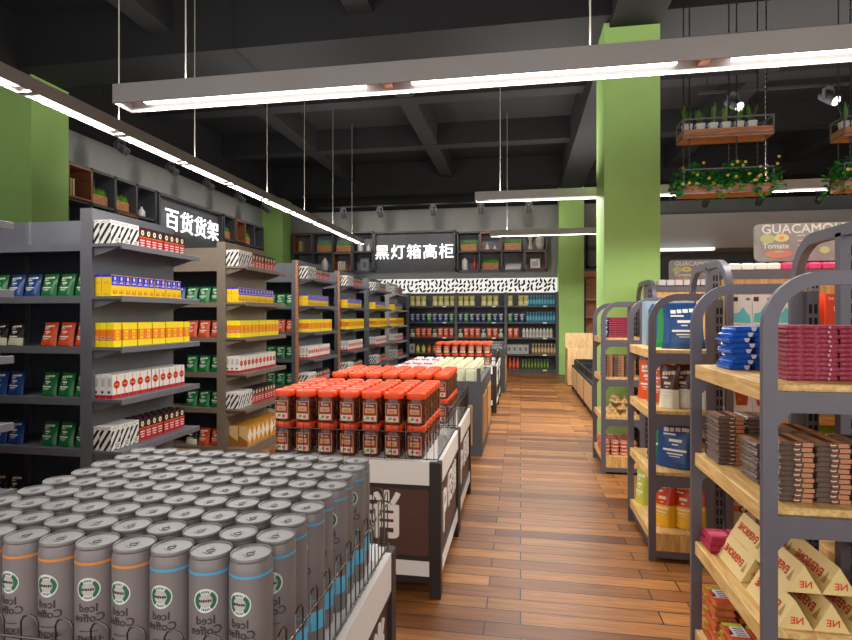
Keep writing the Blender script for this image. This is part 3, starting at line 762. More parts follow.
def jar(label=True):
    b = MB(); b.lathe([(JR * .86, 0), (JR * .96, .008), (JR * .96, .05), (JR * .9, .075), (JR * .96, .1), (JR * .96, .12), (JR * .8, .137), (JR * .8, .142)], BROWNG, 20, 3.2); g = b.mesh('jar_body', 50)
    b = MB(); b.lathe([(JR * .98, .141), (JR * 1.0, .144), (JR * 1.0, .168), (JR * .95, .174), (JR * .9, .176), (JR * .86, .1735)], LIDO, 24, 2.6)
    for i in range(5): b.box(-.024 + .01 * i, -.02 + .01 * i, -.022, .022, .1735, .1755, LIDO2)
    l = b.mesh('lid', 40)
    b = MB(); rr = JR * .97
    def P(x, z):
        return (x, -(rr * 1.0 - abs(x / rr) ** 3.2 * rr * .3) - .001, z)
    def strip(x0, x1, z0, z1, m, lift=0.):
        k = 5; pts = [P(x0 + (x1 - x0) * i / k, z) for z in (z0, z1) for i in range(k + 1)]; pts = [(x, y - lift, z) for x, y, z in pts]
        b.raw(pts, [(i, i + 1, i + k + 2, i + k + 1) for i in range(k)], m)
    strip(-.039, .039, .015, .118, M('#c39a6b', .45)); strip(-.036, .036, .019, .115, M('#9c3a24', .45), .0004); strip(-.031, .031, .09, .112, M('#6f0f14', .45), .0008)
    strip(-.026, .026, .062, .088, M('#d69b62', .45), .0008); strip(-.016, .016, .068, .078, M('#9a7c5e', .5), .0012); strip(-.034, .034, .05, .059, M('#a01417', .4), .0008); strip(-.034, .034, .019, .048, M('#dcc9bb', .45), .0008)
    strip(-.02, -.002, .028, .042, M('#3c9a49', .45), .0012); strip(.006, .024, .024, .04, M('#cf4a48', .45), .0012); strip(-.028, -.022, .022, .03, M('#cf4a48', .45), .0012)
    b.add(text('Erioa', .021), M('#efe6dc', .5), lambda p: (P(p[0], 0)[0], P(p[0], 0)[1] - .0016, .103 + p[1]))
    return g, l, b.mesh('label')


JG, JL, JLB = jar()


def jars(y0, where, nr=6, cols=7, full=True, dx=0):
    for lay in range(2):
        for r in range(nr):
            for cidx in range(cols):
                parts = [('lid', JL, [])]
                if full: parts.append(('label', JLB, []))
                place('spice_jar', (JG, parts), (-.562 + dx - cidx * .1285, y0 + r * .1055, CZ + .001 + lay * .1765), f'brown jar, orange lid, {ORD[cidx]} from aisle, {ORD[r]} row back, {"upper" if lay else "lower"} layer, {where}', 'jar', f'orange-lidded jars on the {where}', (0, 0, R(((cidx * 7 + r * 3) % 5 - 2) * 2)))


jars(2.952, 'nearer jar counter'); jars(3.92, 'second jar counter'); jars(8.62, 'third jar counter', 4, 7, True, .05)

# grey bin with cream boxes between the jar counters
WPAN = wood('#a06a38', '#c8935a', (16, 16, 1.5), .5); GLASS = None


def glass():
    global GLASS
    if GLASS: return GLASS
    m = bpy.data.materials.new('clear_panel'); m.use_nodes = True; b = m.node_tree.nodes['Principled BSDF']
    b.inputs['Base Color'].default_value = (.9, .93, .92, 1); b.inputs['Alpha'].default_value = .12; b.inputs['Roughness'].default_value = .08; GLASS = m; return m


def bin_unit(x0, x1, y0, y1, label, npan, h=.80, inner=.765):
    t = link('grocery_bin', None, None, (x0, y0, 0)); tag(t, label, 'display bin', 'grey display bins'); W = x1 - x0; D = y1 - y0; e = .05
    b = MB(); b.box(0, W, 0, e, 0, h, CHAR).box(0, W, D - e, D, 0, h, CHAR).box(0, e, e, D - e, 0, h, CHAR).box(W - e, W, e, D - e, 0, h, CHAR).box(e, W - e, e, D - e, .1, inner, CHAR)
    link('body', b.mesh('body'), t); st = (D - .12) / npan
    for i in range(npan):
        b = MB(); b.box(W, W + .008, .06 + st * i + .07, .06 + st * (i + 1) - .07, .12, .62, WPAN); link('side_panel', b.mesh('side_panel'), t)
    b = MB(); b.box(.15, W - .1, -.008, 0, .12, .55, WPAN); link('front_panel', b.mesh('front_panel'), t)
    b = MB(); b.box(e, W - .02, .02, .028, h, h + .15, glass()); link('clear_front', b.mesh('clear_front'), t)
    b = MB(); b.box(W - .028, W - .02, .03, D - .03, h, h + .15, glass()); link('clear_side', b.mesh('clear_side'), t)
    b = MB(); b.box(W - .055, W - .015, .0, .035, h, h + .14, CHAR); link('corner_post', b.mesh('corner_post'), t)


bin_unit(-1.5, -.405, 5.83, 7.6, 'grey bin with wood side panels, filled with cream and pink boxes', 2)
CREAMB = M('#d8d2a4', .5, vary=.08, scale=30); CREAMT = M('#e5e0c2', .5); WHB = M('#e6e2e0', .5); PKB = M('#d24f86', .5)


def tub(m, top):
    b = MB(); b.lathe([(.05, 0), (.053, .01), (.053, .135), (.043, .145), (.043, .165)], [m, m, m, m], 12, 5); b.box(-.045, .045, -.045, .045, .165, .172, top)
    for i in range(3): b.box(-.04 + .029 * i, -.027 + .029 * i, -.04, .04, .172, .177, top)
    return (b.mesh('tub'), [])


TC, TW, TP = tub(CREAMB, CREAMT), tub(WHB, WHB), tub(WHB, PKB)
for r in range(8):
    for cidx in range(7):
        k = TC if cidx < 4 else (TP if (r in (2, 5)) and cidx > 3 else TW); nm = 'cream square tub' if k is TC else 'white tub with pink top' if k is TP else 'white square tub'
        place('square_tub', k, (-.535 - cidx * .135, 5.97 + r * .195, .766), f'{nm} in the grey bin, {ORD[cidx]} from the aisle, {ORD[r]} row back', 'tub', 'tubs in the grey bin')
bin_unit(-1.45, -.30, 10.75, 12.3, 'dark grey bin past the farthest promotion counter, near the back wall shelving', 2, .86, .82)
for r in range(2):
    for cidx in range(7):
        place('spice_jar', (JG, [('lid', JL, []), ('label', JLB, [])]), (-.6 - cidx * .1235, 10.95 + r * .11, .821), f'brown orange-lidded jar in the far grey bin, {ORD[cidx]} from the aisle, {ORD[r]} row back', 'jar', 'orange-lidded jars in the far bin')
        
# ------------------------------------------------------------------ back wall shelving
BLV = [.10, .50, .935, 1.342, 1.775]
BX = [-4.36, -3.035, -1.71, -.385, .94]
t = link('wall_shelving', None, None, (0, 14.6, 0)); tag(t, 'dark grey four-bay wall shelving with a leaf-patterned lit header, along the back wall', 'shelving')
b = MB(); b.box(BX[0], BX[-1], .40, .42, 0, 2.12, CHAR); link('back_panel', b.mesh('back_panel'), t)
for x in BX: b = MB(); b.box(x - .035, x + .035, -.01, .40, 0, 2.13, M('#5d5b5c', .5, .1)); link('upright', b.mesh('upright'), t)
for i in range(4):
    for z in BLV:
        b = MB(); b.box(BX[i] + .035, BX[i + 1] - .035, 0, .40, z - .045, z, CHAR); s_ = link('shelf', b.mesh('shelf'), t)
        b = MB(); xm = (BX[i] + BX[i + 1]) / 2 + .3; b.box(xm, xm + .1, -.012, -.001, z - .04, z - .005, WHITE); link('price_tag', b.mesh('price_tag'), s_)
    b = MB(); b.box(BX[i] + .035, BX[i + 1] - .035, 0, .40, 0, .055, CHAR); link('plinth', b.mesh('plinth'), t)
    b = MB(); b.box(BX[i], BX[i + 1], -.05, .42, 2.13, 2.5, WHITE); rnd = random.Random(i + 5)
    link('lit_header', b.mesh('header'), t).data.materials[0] = M('#f6f5f2', .5, 0, .55)
    b = MB()
    for q in range(36):
        x = BX[i] + .03 + (q % 12) * .11 + rnd.uniform(-.02, .02); z = 2.19 + (q // 12) * .115 + rnd.uniform(-.02, .03); a = rnd.choice((.9, 1.1, 1.4, 2.0, .5)); l = rnd.uniform(.05, .085); wd = .032
        c, s = math.cos(a), math.sin(a)
        b.raw([(x + u * l * c - v * wd * s, -.052, min(2.495, max(2.135, z + u * l * s + v * wd * c))) for u, v in ((-1, 0), (-.3, -1), (.5, -.7), (1, 0), (.4, .8), (-.4, .9))], [(0, 1, 2, 3, 4, 5)], INK)
    link('leaf_pattern', b.mesh('leaf_pattern'), t)


def bottle(body, cap, h=.26, r=.036, lab=None):
    m = M(body, .3); lb = M(lab, .5) if lab else m
    b = MB(); b.lathe([(r * .95, 0), (r, .01), (r, h * .18), (r, h * .55), (r, h * .62), (r * .4, h * .78), (r * .36, h * .86)], [m, m, lb, m, m, m], 12); bo = b.mesh('bottle', 50)
    b = MB(); b.lathe([(r * .45, h * .86), (r * .45, h)], M(cap, .4), 10); return (bo, [('cap', b.mesh('cap'), [])])


PB = {'yellow': pouch(.14, .27, .08, '#b9ab3c', '#d8d39a', .45), 'blue': pouch(.14, .235, .08, '#1c3f70', None), 'green': pouch(.14, .235, .08, '#1f7d36', None), 'orange': pouch(.14, .24, .08, '#d2531f', None), 'black': pouch(.14, .235, .08, '#2a2420', '#b9b89a', .4)}
PBN = {'yellow': 'yellow and cream foil bag', 'blue': 'dark blue foil bag', 'green': 'green foil bag', 'orange': 'orange foil bag', 'black': 'pale-bottomed dark foil bag'}
BOT = {'aqua': bottle('#2f88a8', '#7fb6c6', .27, .034, '#6fb4cc'), 'white': bottle('#cfcac0', '#232122', .29, .042, '#b8b2a4'), 'amber': bottle('#9a7744', '#d6c7a3', .27, .036, '#c7b083'), 'red': bottle('#c23a18', '#e25020', .29, .042, '#d8683a'), 'olive': bottle('#56702a', '#6d8a35', .27, .03, '#7e9440'), 'mustard': bottle('#c8c14a', '#2b2926', .25, .05, '#e2dc92'), 'sauce': bottle('#c8541c', '#2b2926', .25, .05, '#e09a34')}
b = MB(); b.box(-.07, .07, -.05, .05, 0, .24, M('#a4a3a1', .4)); b.box(-.03, .03, -.052, -.05, .08, .17, M('#5f5e5c', .5)); TINB = (b.mesh('tin', bevel=.006), [])
SNB = ['bottom', 'lowest', 'middle', 'upper', 'top']
BAYN = ['corner bay', 'bay left of sign centre', 'bay under the red vase', 'bay by far green column']


def back_row(bay, lev, seq, pitch, x, nm=None):
    for i, kd in enumerate(seq):
        if kd:
            xx = x + i * pitch; z = BLV[lev]; rz = (0, 0, R(random.uniform(-6, 6)))
            if kd in PB and lev >= 2 : place('foil_bag', PB[kd], (xx, 14.7, z), f'{PBN[kd]}, {ORD[i]} in line, {SNB[lev]} wall shelf, {BAYN[bay]}', 'bag', 'foil bags on the back wall shelving', rz)
            elif kd == 'tin': place('tin', TINB, (xx, 14.7, z), f'grey tin, {ORD[i]} in line, {SNB[lev]} wall shelf, {BAYN[bay]}', 'tin', 'grey tins on the back wall shelving')
            else: place('bottle', BOT[kd], (xx, 14.7, z), f'{dict(aqua="blue", white="white black-capped", amber="amber", red="red", olive="olive green", mustard="yellow", sauce="orange")[kd]} bottle, {ORD[i]} in line, {SNB[lev]} wall shelf, {BAYN[bay]}', 'bottle', 'bottles on the back wall shelving')


for bay in (1, 2):
    x = BX[bay] + .11
    back_row(bay, 4, ['yellow'] * 3 + [None] + ['yellow'] * 3 + (['yellow'] if bay == 1 else [None]), .158, x)
    back_row(bay, 3, ['blue', 'blue', 'blue', 'green', 'blue', 'blue', 'blue', 'green'] if bay == 1 else ['blue', 'green', 'blue', 'blue', 'blue', 'green', 'blue', 'blue'], .155, x)
    back_row(bay, 2, ['black', 'orange', 'orange', 'orange', 'black', 'orange', 'orange', 'orange'] if bay == 1 else ['black', 'orange', 'orange', 'orange', 'black', 'orange', 'orange', 'black'], .155, x)
    back_row(bay, 1, ['tin', 'mustard', 'mustard', 'sauce', 'sauce', 'mustard', 'tin', 'tin'], .155, x)
    back_row(bay, 0, ['red'] * 8, .15, x)
x = BX[3] + .11
back_row(3, 4, ['yellow', None, 'yellow', 'yellow'], .14, x); back_row(3, 3, ['green', 'blue', 'blue'], .155, x); back_row(3, 2, ['orange', 'orange'], .155, x); back_row(3, 1, ['tin'] * 4, .145, x - .02); back_row(3, 0, ['red'] * 3, .1, x)
back_row(3, 4, ['aqua'] * 11, .073, x + .48, ); back_row(3, 3, ['aqua'] * 10, .076, x + .46); back_row(3, 2, ['white'] * 9, .088, x + .36); back_row(3, 1, ['amber'] * 9, .08, x + .6); back_row(3, 0, ['olive'] * 9, .08, x + .34)

# wooden cabinet between the columns, crates and black bin on the right of the aisle
t = link('wooden_cabinet', None, None, (1.62, 14.55, 0)); tag(t, 'open wooden cabinet seen between the two green columns, under a dark hanging frame', 'cabinet')
b = MB(); b.box(0, 1.3, .36, .4, 0, 2.63, TEAK); link('back_board', b.mesh('back_board'), t)
for x in (0, 1.26): b = MB(); b.box(x, x + .04, 0, .36, 0, 2.55, BLACK); link('side_board', b.mesh('side_board'), t)
b = MB(); b.box(-.02, 1.32, -.02, .36, 2.5, 2.66, TEAK); link('top_board', b.mesh('top_board'), t)
for z in (.06, .55, 1.0, 1.45, 1.9): b = MB(); b.box(.04, 1.26, .0, .36, z, z + .04, TEAK); link('shelf', b.mesh('shelf'), t)
cubby('cubby_shelf', 1.75, 3.0, 14.72, .38, 2.8, 3.76, 2, [(0, 1)], 'charcoal wall cubby seen between the near and far green columns')

t = link('wooden_crate', None, None, (.99, 12.0, 0)); tag(t, 'tall pale wooden open-fronted crate bin standing before the far green column', 'crate')
PALE = wood('#c79c62', '#e4c391', (12, 12, 1.5), .55)
for nm, a in (('front_board', (0, .95, 0, .03, .02, .80)), ('back_board', (0, .95, .62, .65, .02, 1.12)), ('side_board', (0, .03, .03, .62, .02, .80)), ('side_board', (.92, .95, .03, .62, .02, .80)), ('bottom_board', (.03, .92, .03, .62, .02, .06))):
    b = MB(); b.box(*a, PALE); link(nm, b.mesh(nm, bevel=.003), t)
b = MB(); b.box(.02, .93, .02, .63, 0, .02, BLACK); link('base', b.mesh('base'), t)
t = link('produce_bin', None, None, (1.04, 8.3, 0)); tag(t, 'low black-framed produce bin with pale wood panels and black trays, beside the crate', 'display bin')
b = MB(); b.box(0, .9, 0, 3.3, .05, .5, BLACK); [b.box(x, x + .05, y, y + .05, 0, .05, BLACK) for x in (0, .85) for y in (0, 1.1, 2.2, 3.25)]; link('frame', b.mesh('frame'), t)
for i in range(3): b = MB(); b.box(-.008, 0, .06 + 1.1 * i, 1.02 + 1.1 * i, .1, .46, PALE); link('side_panel', b.mesh('side_panel'), t)
for i in range(3):
    for j in range(2):
        b = MB(); x, y = .04 + .43 * j, .06 + 1.09 * i; z = .5; T = M('#26262a', .35)
        b.box(x, x + .4, y, y + 1.0, z, z + .02, T)
        for a in ((x, x + .4, y, y + .02), (x, x + .4, y + .98, y + 1.0), (x, x + .02, y + .02, y + .98), (x + .38, x + .4, y + .02, y + .98)): b.box(*a, z + .02, z + .12, T)
        tag(link('black_tray', b.mesh('tray'), None, (1.04, 8.3, 0)), f'black plastic tray on the low produce bin, {ORD[i]} along, {"aisle" if not j else "inner"} side', 'tray', 'black trays on the produce bin')
# ------------------------------------------------------------------ right-hand racks
RLEV = [.165, .541, .918, 1.294]
RS = ['base', 'lower', 'middle', 'top']
RACKN = ['nearest', 'second', 'third']


def arch(x0, x1, z1, w, r, n=7):
    """closed loop outline with rounded top corners; returns outer and inner polylines"""
    def arc(cx, cz, rr, a0, a1): return [(cx + rr * math.cos(R(a0 + (a1 - a0) * i / n)), cz + rr * math.sin(R(a0 + (a1 - a0) * i / n))) for i in range(n + 1)]
    out = [(x0, 0)] + arc(x0 + r, z1 - r, r, 180, 90) + arc(x1 - .03, z1 - .03, .03, 90, 0) + [(x1, 0)]
    q = r - w
    inn = [(x0 + w, 0)] + arc(x0 + r, z1 - r, q, 180, 90) + arc(x1 - w - .01, z1 - w - .01, .01, 90, 0) + [(x1 - w, 0)]
    return out, inn


def arch_frame(b, x0, x1, z1, w, r, y0, y1, mat, axis='y', both=False):
    n = 8
    def arc(cx, cz, rr, a0, a1): return [(cx + rr * math.cos(R(a0 + (a1 - a0) * i / n)), cz + rr * math.sin(R(a0 + (a1 - a0) * i / n))) for i in range(n + 1)]
    rb = r if both else .03
    out = [(x0, 0)] + arc(x0 + r, z1 - r, r, 180, 90) + arc(x1 - rb, z1 - rb, rb, 90, 0) + [(x1, 0)]
    inn = [(x0 + w, 0)] + arc(x0 + r, z1 - r, r - w, 180, 90) + arc(x1 - max(rb, w + .005), z1 - max(rb, w + .005), max(rb - w, .005), 90, 0) + [(x1 - w, 0)]
    N = len(out)
    def P(p, t): return (p[0], t, p[1]) if axis == 'y' else (t, p[0], p[1])
    vs = [P(p, y0) for p in out] + [P(p, y0) for p in inn] + [P(p, y1) for p in out] + [P(p, y1) for p in inn]
    fs = []
    for i in range(N - 1):
        fs += [(i, i + 1, N + i + 1, N + i), (2 * N + i + 1, 2 * N + i, 3 * N + i, 3 * N + i + 1), (i + 1, i, 2 * N + i, 2 * N + i + 1), (N + i, N + i + 1, 3 * N + i + 1, 3 * N + i)]
    b.raw(vs, fs, mat)


HOLE = M('#08080a', .8)


def slotted(b, x, y, z1, face='-y', w=.05, d=.04, mat=None):
    m = mat or STEEL; b.box(x - w / 2, x + w / 2, y - d / 2, y + d / 2, 0, z1, m); z = .08
    while z < z1 - .06:
        for s in (-1, 1):
            c = s * w * .22
            if face == '-y': b.quad((x + c - w * .13, y - d / 2 - .0012, z), (x + c + w * .13, y - d / 2 - .0012, z), (x + c + w * .13, y - d / 2 - .0012, z + .038), (x + c - w * .13, y - d / 2 - .0012, z + .038), HOLE)
            else: b.quad((x - w / 2 - .0012, y + s * d * .22 + d * .13, z), (x - w / 2 - .0012, y + s * d * .22 - d * .13, z), (x - w / 2 - .0012, y + s * d * .22 - d * .13, z + .038), (x - w / 2 - .0012, y + s * d * .22 + d * .13, z + .038), HOLE)
        z += .055


RACK = [(.722, 1.80, 2.52, 1.15), (.775, 3.53, 4.21, 1.15), (.757, 5.40, 6.03, 1.15)]   # front x, near y, far y, back x
for k, (xf, yn, yf, xb) in enumerate(RACK):
    t = link('aisle_rack', None, None, (xf, yn, 0)); tag(t, f'{RACKN[k]} grey arched end rack with pine shelves, right of the aisle', 'rack', 'arched end racks'); D = xb - xf; Y = yf - yn; th = .022; fw = .042
    for y in (0, Y - th):
        b = MB(); arch_frame(b, 0, D, 1.635, fw, .17, y, y + th, STEEL); b.box(fw, D - fw, y, y + th, .02, .062, STEEL)
        for z in RLEV[1:]:
            b.box(fw, D - fw, y, y + th, z - .085, z - .022, STEEL)
            b.prism([(fw, z - .085), (fw + .035, z - .085), (fw, z - .125)], 'y', y, y + th, STEEL)
            b.prism([(D - fw, z - .085), (D - fw - .035, z - .085), (D - fw, z - .125)], 'y', y, y + th, STEEL)
        link('side_frame', b.mesh('side_frame'), t)
    for y in (.03, Y - .03):
        b = MB(); slotted(b, D + .03, y, 1.6, '-y', .045, .035); link('slotted_upright', b.mesh('slotted_upright'), t)
    for i, z in enumerate(RLEV):
        b = MB(); b.box(.012, D - .01, th + .002, Y - th - .002, z - .058, z, PINE); s_ = link('shelf', b.mesh('shelf', bevel=.003), t)
        if i == 0:
            b = MB(); b.box(.03, D - .02, th + .004, Y - th - .004, .03, z - .06, CHAR); link('kick_plate', b.mesh('kick_plate'), t)
        if i == 0:
            b = MB(); b.box(fw, D - fw, .004, .018, .062, z, PINEZ); link('apron', b.mesh('apron'), t)

# double-sided pine gondolas running away to the right behind the end racks
RUN = [(1.205, 2.345), (1.21, 3.875), (1.21, 5.72)]
for k, (x0, yc) in enumerate(RUN):
    t = link('pine_gondola', None, None, (x0, yc, 0)); tag(t, f'grey framed pine gondola running off behind the {RACKN[k]} arched rack', 'shelving', 'pine gondolas right of the aisle'); L = 3.6; hy = .375
    b = MB(); arch_frame(b, -hy, hy, 1.85, .045, .2, 0, .035, STEEL, 'x', True); link('end_arch', b.mesh('end_arch'), t)
    b = MB(); slotted(b, .05, 0, 1.82, '-y', .04, .04)
    for y in (-.034,): b.box(.0, .03, y + .014, y + .054, 0, 1.82, STEEL)
    link('spine', b.mesh('spine'), t)
    b = MB(); b.box(.09, L, -.02, .02, .12, 1.74, PINEZ); link('back_panel', b.mesh('back_panel'), t)
    b = MB(); b.box(.09, L, -.03, .03, 1.74, 1.80, STEEL); link('top_rail', b.mesh('top_rail'), t)
    for x in (.62, 1.24, 1.86, 2.48): b = MB(); slotted(b, x, -.045, 1.74, '-y', .05, .04); link('slotted_upright', b.mesh('slotted_upright'), t)
    for z in RLEV:
        for s, nm in ((-1, 'front_shelf'), (1, 'rear_shelf')):
            b = MB(); a, c = sorted((s * .07, s * hy)); b.box(.04, L, a, c, z - .045, z, PINEX)
            link(nm, b.mesh('shelf', bevel=.002), t)
    b = MB(); b.box(.04, L, -hy + .02, hy - .02, 0, .11, CHAR); link('base', b.mesh('base'), t)
    b = MB(); b.box(.035, .10, -hy + .04, hy - .04, .62, .66, STEEL).box(.035, .10, -hy + .04, hy - .04, 1.30, 1.34, STEEL); link('cross_bar', b.mesh('cross_bar'), t)

# --- goods on the nearest rack
REDP = speckle('#8c2138', '#c05c70', 90, .45, .75, .4); REDD = M('#8e1c30', .4)


def flat_pack(w, d, h, body, side, gfx=None, nm='pack', e=.008):
    """thin wrapped pack with crimped ends"""
    b = MB()
    b.raw([(-w / 2 + e, -d / 2 + e, 0), (w / 2 - e, -d / 2 + e, 0), (w / 2 - e, d / 2 - e, 0), (-w / 2 + e, d / 2 - e, 0), (-w / 2, -d / 2, h * .45), (w / 2, -d / 2, h * .45), (w / 2, d / 2, h * .45), (-w / 2, d / 2, h * .45),
           (-w / 2 + e, -d / 2 + e, h), (w / 2 - e, -d / 2 + e, h), (w / 2 - e, d / 2 - e, h), (-w / 2 + e, d / 2 - e, h)],
          [(3, 2, 1, 0), (8, 9, 10, 11), (0, 1, 5, 4), (1, 2, 6, 5), (2, 3, 7, 6), (3, 0, 4, 7), (4, 5, 9, 8), (5, 6, 10, 9), (6, 7, 11, 10), (7, 4, 8, 11)], body)
    if gfx: gfx(b, w, d, h)
    return (b.mesh(nm, 20), [])


RPACK = flat_pack(.15, .17, .0145, REDP, REDD, lambda b, w, d, h: b.quad((w * .3, -d / 2 - .0012, h * .3), (w * .34, -d / 2 - .0012, h * .3), (w * .34, -d / 2 - .0012, h * .8), (w * .3, -d / 2 - .0012, h * .8), M('#d9a0a4', .5)), e=.003)
BLUP = M('#2560c4', .3, vary=.12, scale=40); BLUT = M('#3c92e4', .3)


def g_blup(b, w, d, h):
    y = -d / 2 - .0006
    b.raw([(w * .2, y, h * .9), (w * .28, y, h * .15), (w * .42, y, h * .15), (w * .5, y, h * .9)], [(0, 1, 2, 3)], M('#c9d6ee', .5))
    b.quad((-w * .48, -d / 2 + .003, h * 1.004), (w * .48, -d / 2 + .003, h * 1.004), (w * .48, d / 2 - .003, h * 1.004), (-w * .48, d / 2 - .003, h * 1.004), BLUT)


BPACK = flat_pack(.076, .15, .0203, BLUP, BLUP, g_blup)
BRN = M('#6e5a50', .35, vary=.15, scale=40); BRT = M('#ba7c54', .4)


def g_brn(b, w, d, h):
    y = -d / 2 - .0008
    b.quad((w * .16, y, h * .1), (w * .48, y + .001, h * .1), (w * .48, y + .001, h * .9), (w * .16, y, h * .9), BRT)
    b.quad((-w * .08, y, h * .08), (w * .12, y, h * .08), (w * .12, y, h * .92), (-w * .08, y, h * .92), M('#7a4a36', .4))
    for q in range(5):
        a0 = R(200 + 28 * q); a1 = R(228 + 28 * q); c = w * .02; r0, r1 = w * .10, w * .075
        b.raw([(c + r0 * math.cos(a0), y - .0006, h * .75 + r0 * .9 * math.sin(a0) * .55), (c + r0 * math.cos(a1), y - .0006, h * .75 + r0 * .9 * math.sin(a1) * .55), (c + r1 * math.cos(a1), y - .0006, h * .8 + r1 * .9 * math.sin(a1) * .45), (c + r1 * math.cos(a0), y - .0006, h * .8 + r1 * .9 * math.sin(a0) * .45)], [(0, 1, 2, 3)], CREAM)
    z = h * 1.004
    for q, m in ((-.42, BRT), (.12, M('#d08a58', .4)), (-.12, M('#2c211e', .4))): b.quad((w * q, -d / 2 + .01, z), (w * (q + .24), -d / 2 + .01, z), (w * (q + .24), d / 2 - .01, z), (w * q, d / 2 - .01, z), m)
    x = -w / 2 - .0008
    for q in (-.3, .05): b.quad((x + .003, d * (q + .18), h * .2), (x + .003, d * q, h * .2), (x + .003, d * q, h * .8), (x + .003, d * (q + .18), h * .8), M('#8b7a70', .5))


NPACK = flat_pack(.098, .15, .0155, BRN, BRN, g_brn)


def stacks(proto, pts, n, h, z, label, group, name='snack_pack', cat='pack', rz=0, jit=.004):
    for j, (x, y, who) in enumerate(pts):
        for i in range(n if isinstance(n, int) else n[j]):
            dx = jit * ((i * 7 + j * 3) % 5 - 2) / 2
            place(name, proto, (x + dx, y + jit * ((i * 3 + j) % 3 - 1), z + i * h), f'{label}, {ORD[i]} up in the {who}', cat, group, (0, 0, rz))


Z = RLEV[3]
stacks(RPACK, [(.912, 2.0, 'red stack by the post'), (1.064, 2.0, 'inner red stack')], 12, .0147, Z, 'flat red snack pack, nearest rack', 'red packs on the nearest rack', jit=.003)
stacks(BPACK, [(.83, 2.33, 'blue stack beside the far post'), (.908, 2.33, 'inner blue stack')], 8, .0208, Z, 'flat blue wipes pack', 'blue packs on the nearest rack', 'wipes_pack', jit=.012)
Z = RLEV[2]
stacks(NPACK, [(.848, 1.95, 'front brown stack by the aisle post'), (.952, 1.95, 'second front brown stack'), (1.056, 1.95, 'third front brown stack'), (.848, 2.12, 'middle brown stack by the aisle'), (.952, 2.12, 'central brown stack'), (.81, 2.37, 'rear brown stack at the aisle corner'), (.915, 2.37, 'rear inner brown stack')], [12, 12, 12, 9, 12, 12, 12], .0158, Z, 'flat brown snack pack', 'brown packs on the nearest rack', jit=.003)
# triangular cartons
TRI = M('#d9c07a', .5); TRIL = M('#e3c888', .5); TRED = M('#dc4220', .5)


def tri_carton(up=True, L=.24, s=.10):
    h = s * .866; b = MB(); P = [(-s / 2, 0), (s / 2, 0), (0, h)] if up else [(-s / 2, h), (0, 0), (s / 2, h)]
    b.prism(P, 'y', -L / 2, L / 2, TRIL)
    T = text('EVERBONE', .36 * s * (.95), 0, .0006 if s < .09 else .0012)
    if up:
        n = Vector((-math.sin(R(60)), 0, .5)); u = Vector((.5, 0, math.sin(R(60)))); base = Vector((-s / 4, 0, h / 2)) + n * .0009
        b.add(T, TRED, lambda p: tuple(base + Vector((0, 1, 0)) * (p[0] + .012) + u * (p[1] * 1.1)))
        b.raw([tuple(base + Vector((0, 1, 0)) * (-L * .38) + u * a + Vector((0, q, 0))) for a, q in ((-.02, -.012), (.022, 0), (-.02, .012))], [(0, 1, 2)], M('#a58d50', .5))
        n = Vector((math.sin(R(60)), 0, .5)); base2 = Vector((s / 4, 0, h / 2)) + n * .0009; u2 = Vector((-.5, 0, math.sin(R(60))))
        b.add(T, TRED, lambda p: tuple(base2 + Vector((0, 1, 0)) * (p[0] + .012) + u2 * (p[1] * 1.1)))
    else:
        b.add(T, TRED, lambda p: (p[1] * 1.2, p[0] + .012, h + .0009))
        b.raw([(-.022, -L * .40, h + .0009), (.022, -L * .38, h + .0009), (-.022, -L * .36, h + .0009)], [(0, 1, 2)], M('#a58d50', .5))
    e = text('NE', .3 * s, 0, .0006)
    if up: b.add(e, TRED, on_front(.004, -L / 2 - .001, h * .3, -1))
    return (b.mesh('carton'), [])


TU = tri_carton()
Z = RLEV[1]; s = .10; h = s * .867; cnt = 0
for blk, (bx, by, rows, nm) in enumerate(((.83, 1.96, (3, 2), 'front'), (.83, 2.25, (3, 2), 'rear'))):
    for r, n in enumerate(rows):
        for i in range(n):
            x = bx + i * s + r * s * .5
            place('triangular_carton', TU, (x, by + .055 * r * (1 - blk), Z + r * (h + .001)), f'cream triangular carton, {ORD[i]} from the aisle, {ORD[r]} layer, {nm} pile, nearest rack', 'carton', 'triangular cartons on the nearest rack')
stacks(flat_pack(.09, .13, .03, M('#a51f3d', .35, vary=.2, scale=50), REDD, lambda b, w, d, h: b.quad((-w * .4, -d * .3, h * 1.01), (w * .4, -d * .3, h * 1.01), (w * .4, d * .2, h * 1.01), (-w * .4, d * .2, h * 1.01), M('#c94a68', .4))), [(.80, 2.43, 'corner pair at the far post'), (.90, 2.43, 'inner far pair')], 2, .0302, Z, 'deep red pack', 'deep red packs on the nearest rack', jit=.006)


def g_snack(b, w, d, h):
    z = h * 1.006
    b.quad((-w * .45, -d * .46, z), (w * .45, -d * .46, z), (w * .45, -d * .18, z), (-w * .45, -d * .18, z), M('#c9532a', .4)); b.quad((-w * .4, -d * .16, z), (w * .45, -d * .16, z), (w * .45, d * .3, z), (-w * .2, d * .3, z), M('#e6dfe0', .5))
    b.quad((-w * .45, d * .3, z), (w * .45, d * .3, z), (w * .45, d * .46, z), (-w * .45, d * .46, z), M('#b7cc3a', .4)); b.quad((-w * .45, -d * .1, z), (-w * .2, -d * .1, z), (-w * .25, d * .2, z), (-w * .45, d * .25, z), M('#d8421c', .4))
    for q in range(4): b.quad((-w * .1, -d * .12 + d * .1 * q, z + .0004), (w * .35, -d * .12 + d * .1 * q, z + .0004), (w * .35, -d * .08 + d * .1 * q, z + .0004), (-w * .1, -d * .08 + d * .1 * q, z + .0004), M('#5a4a8c', .5))


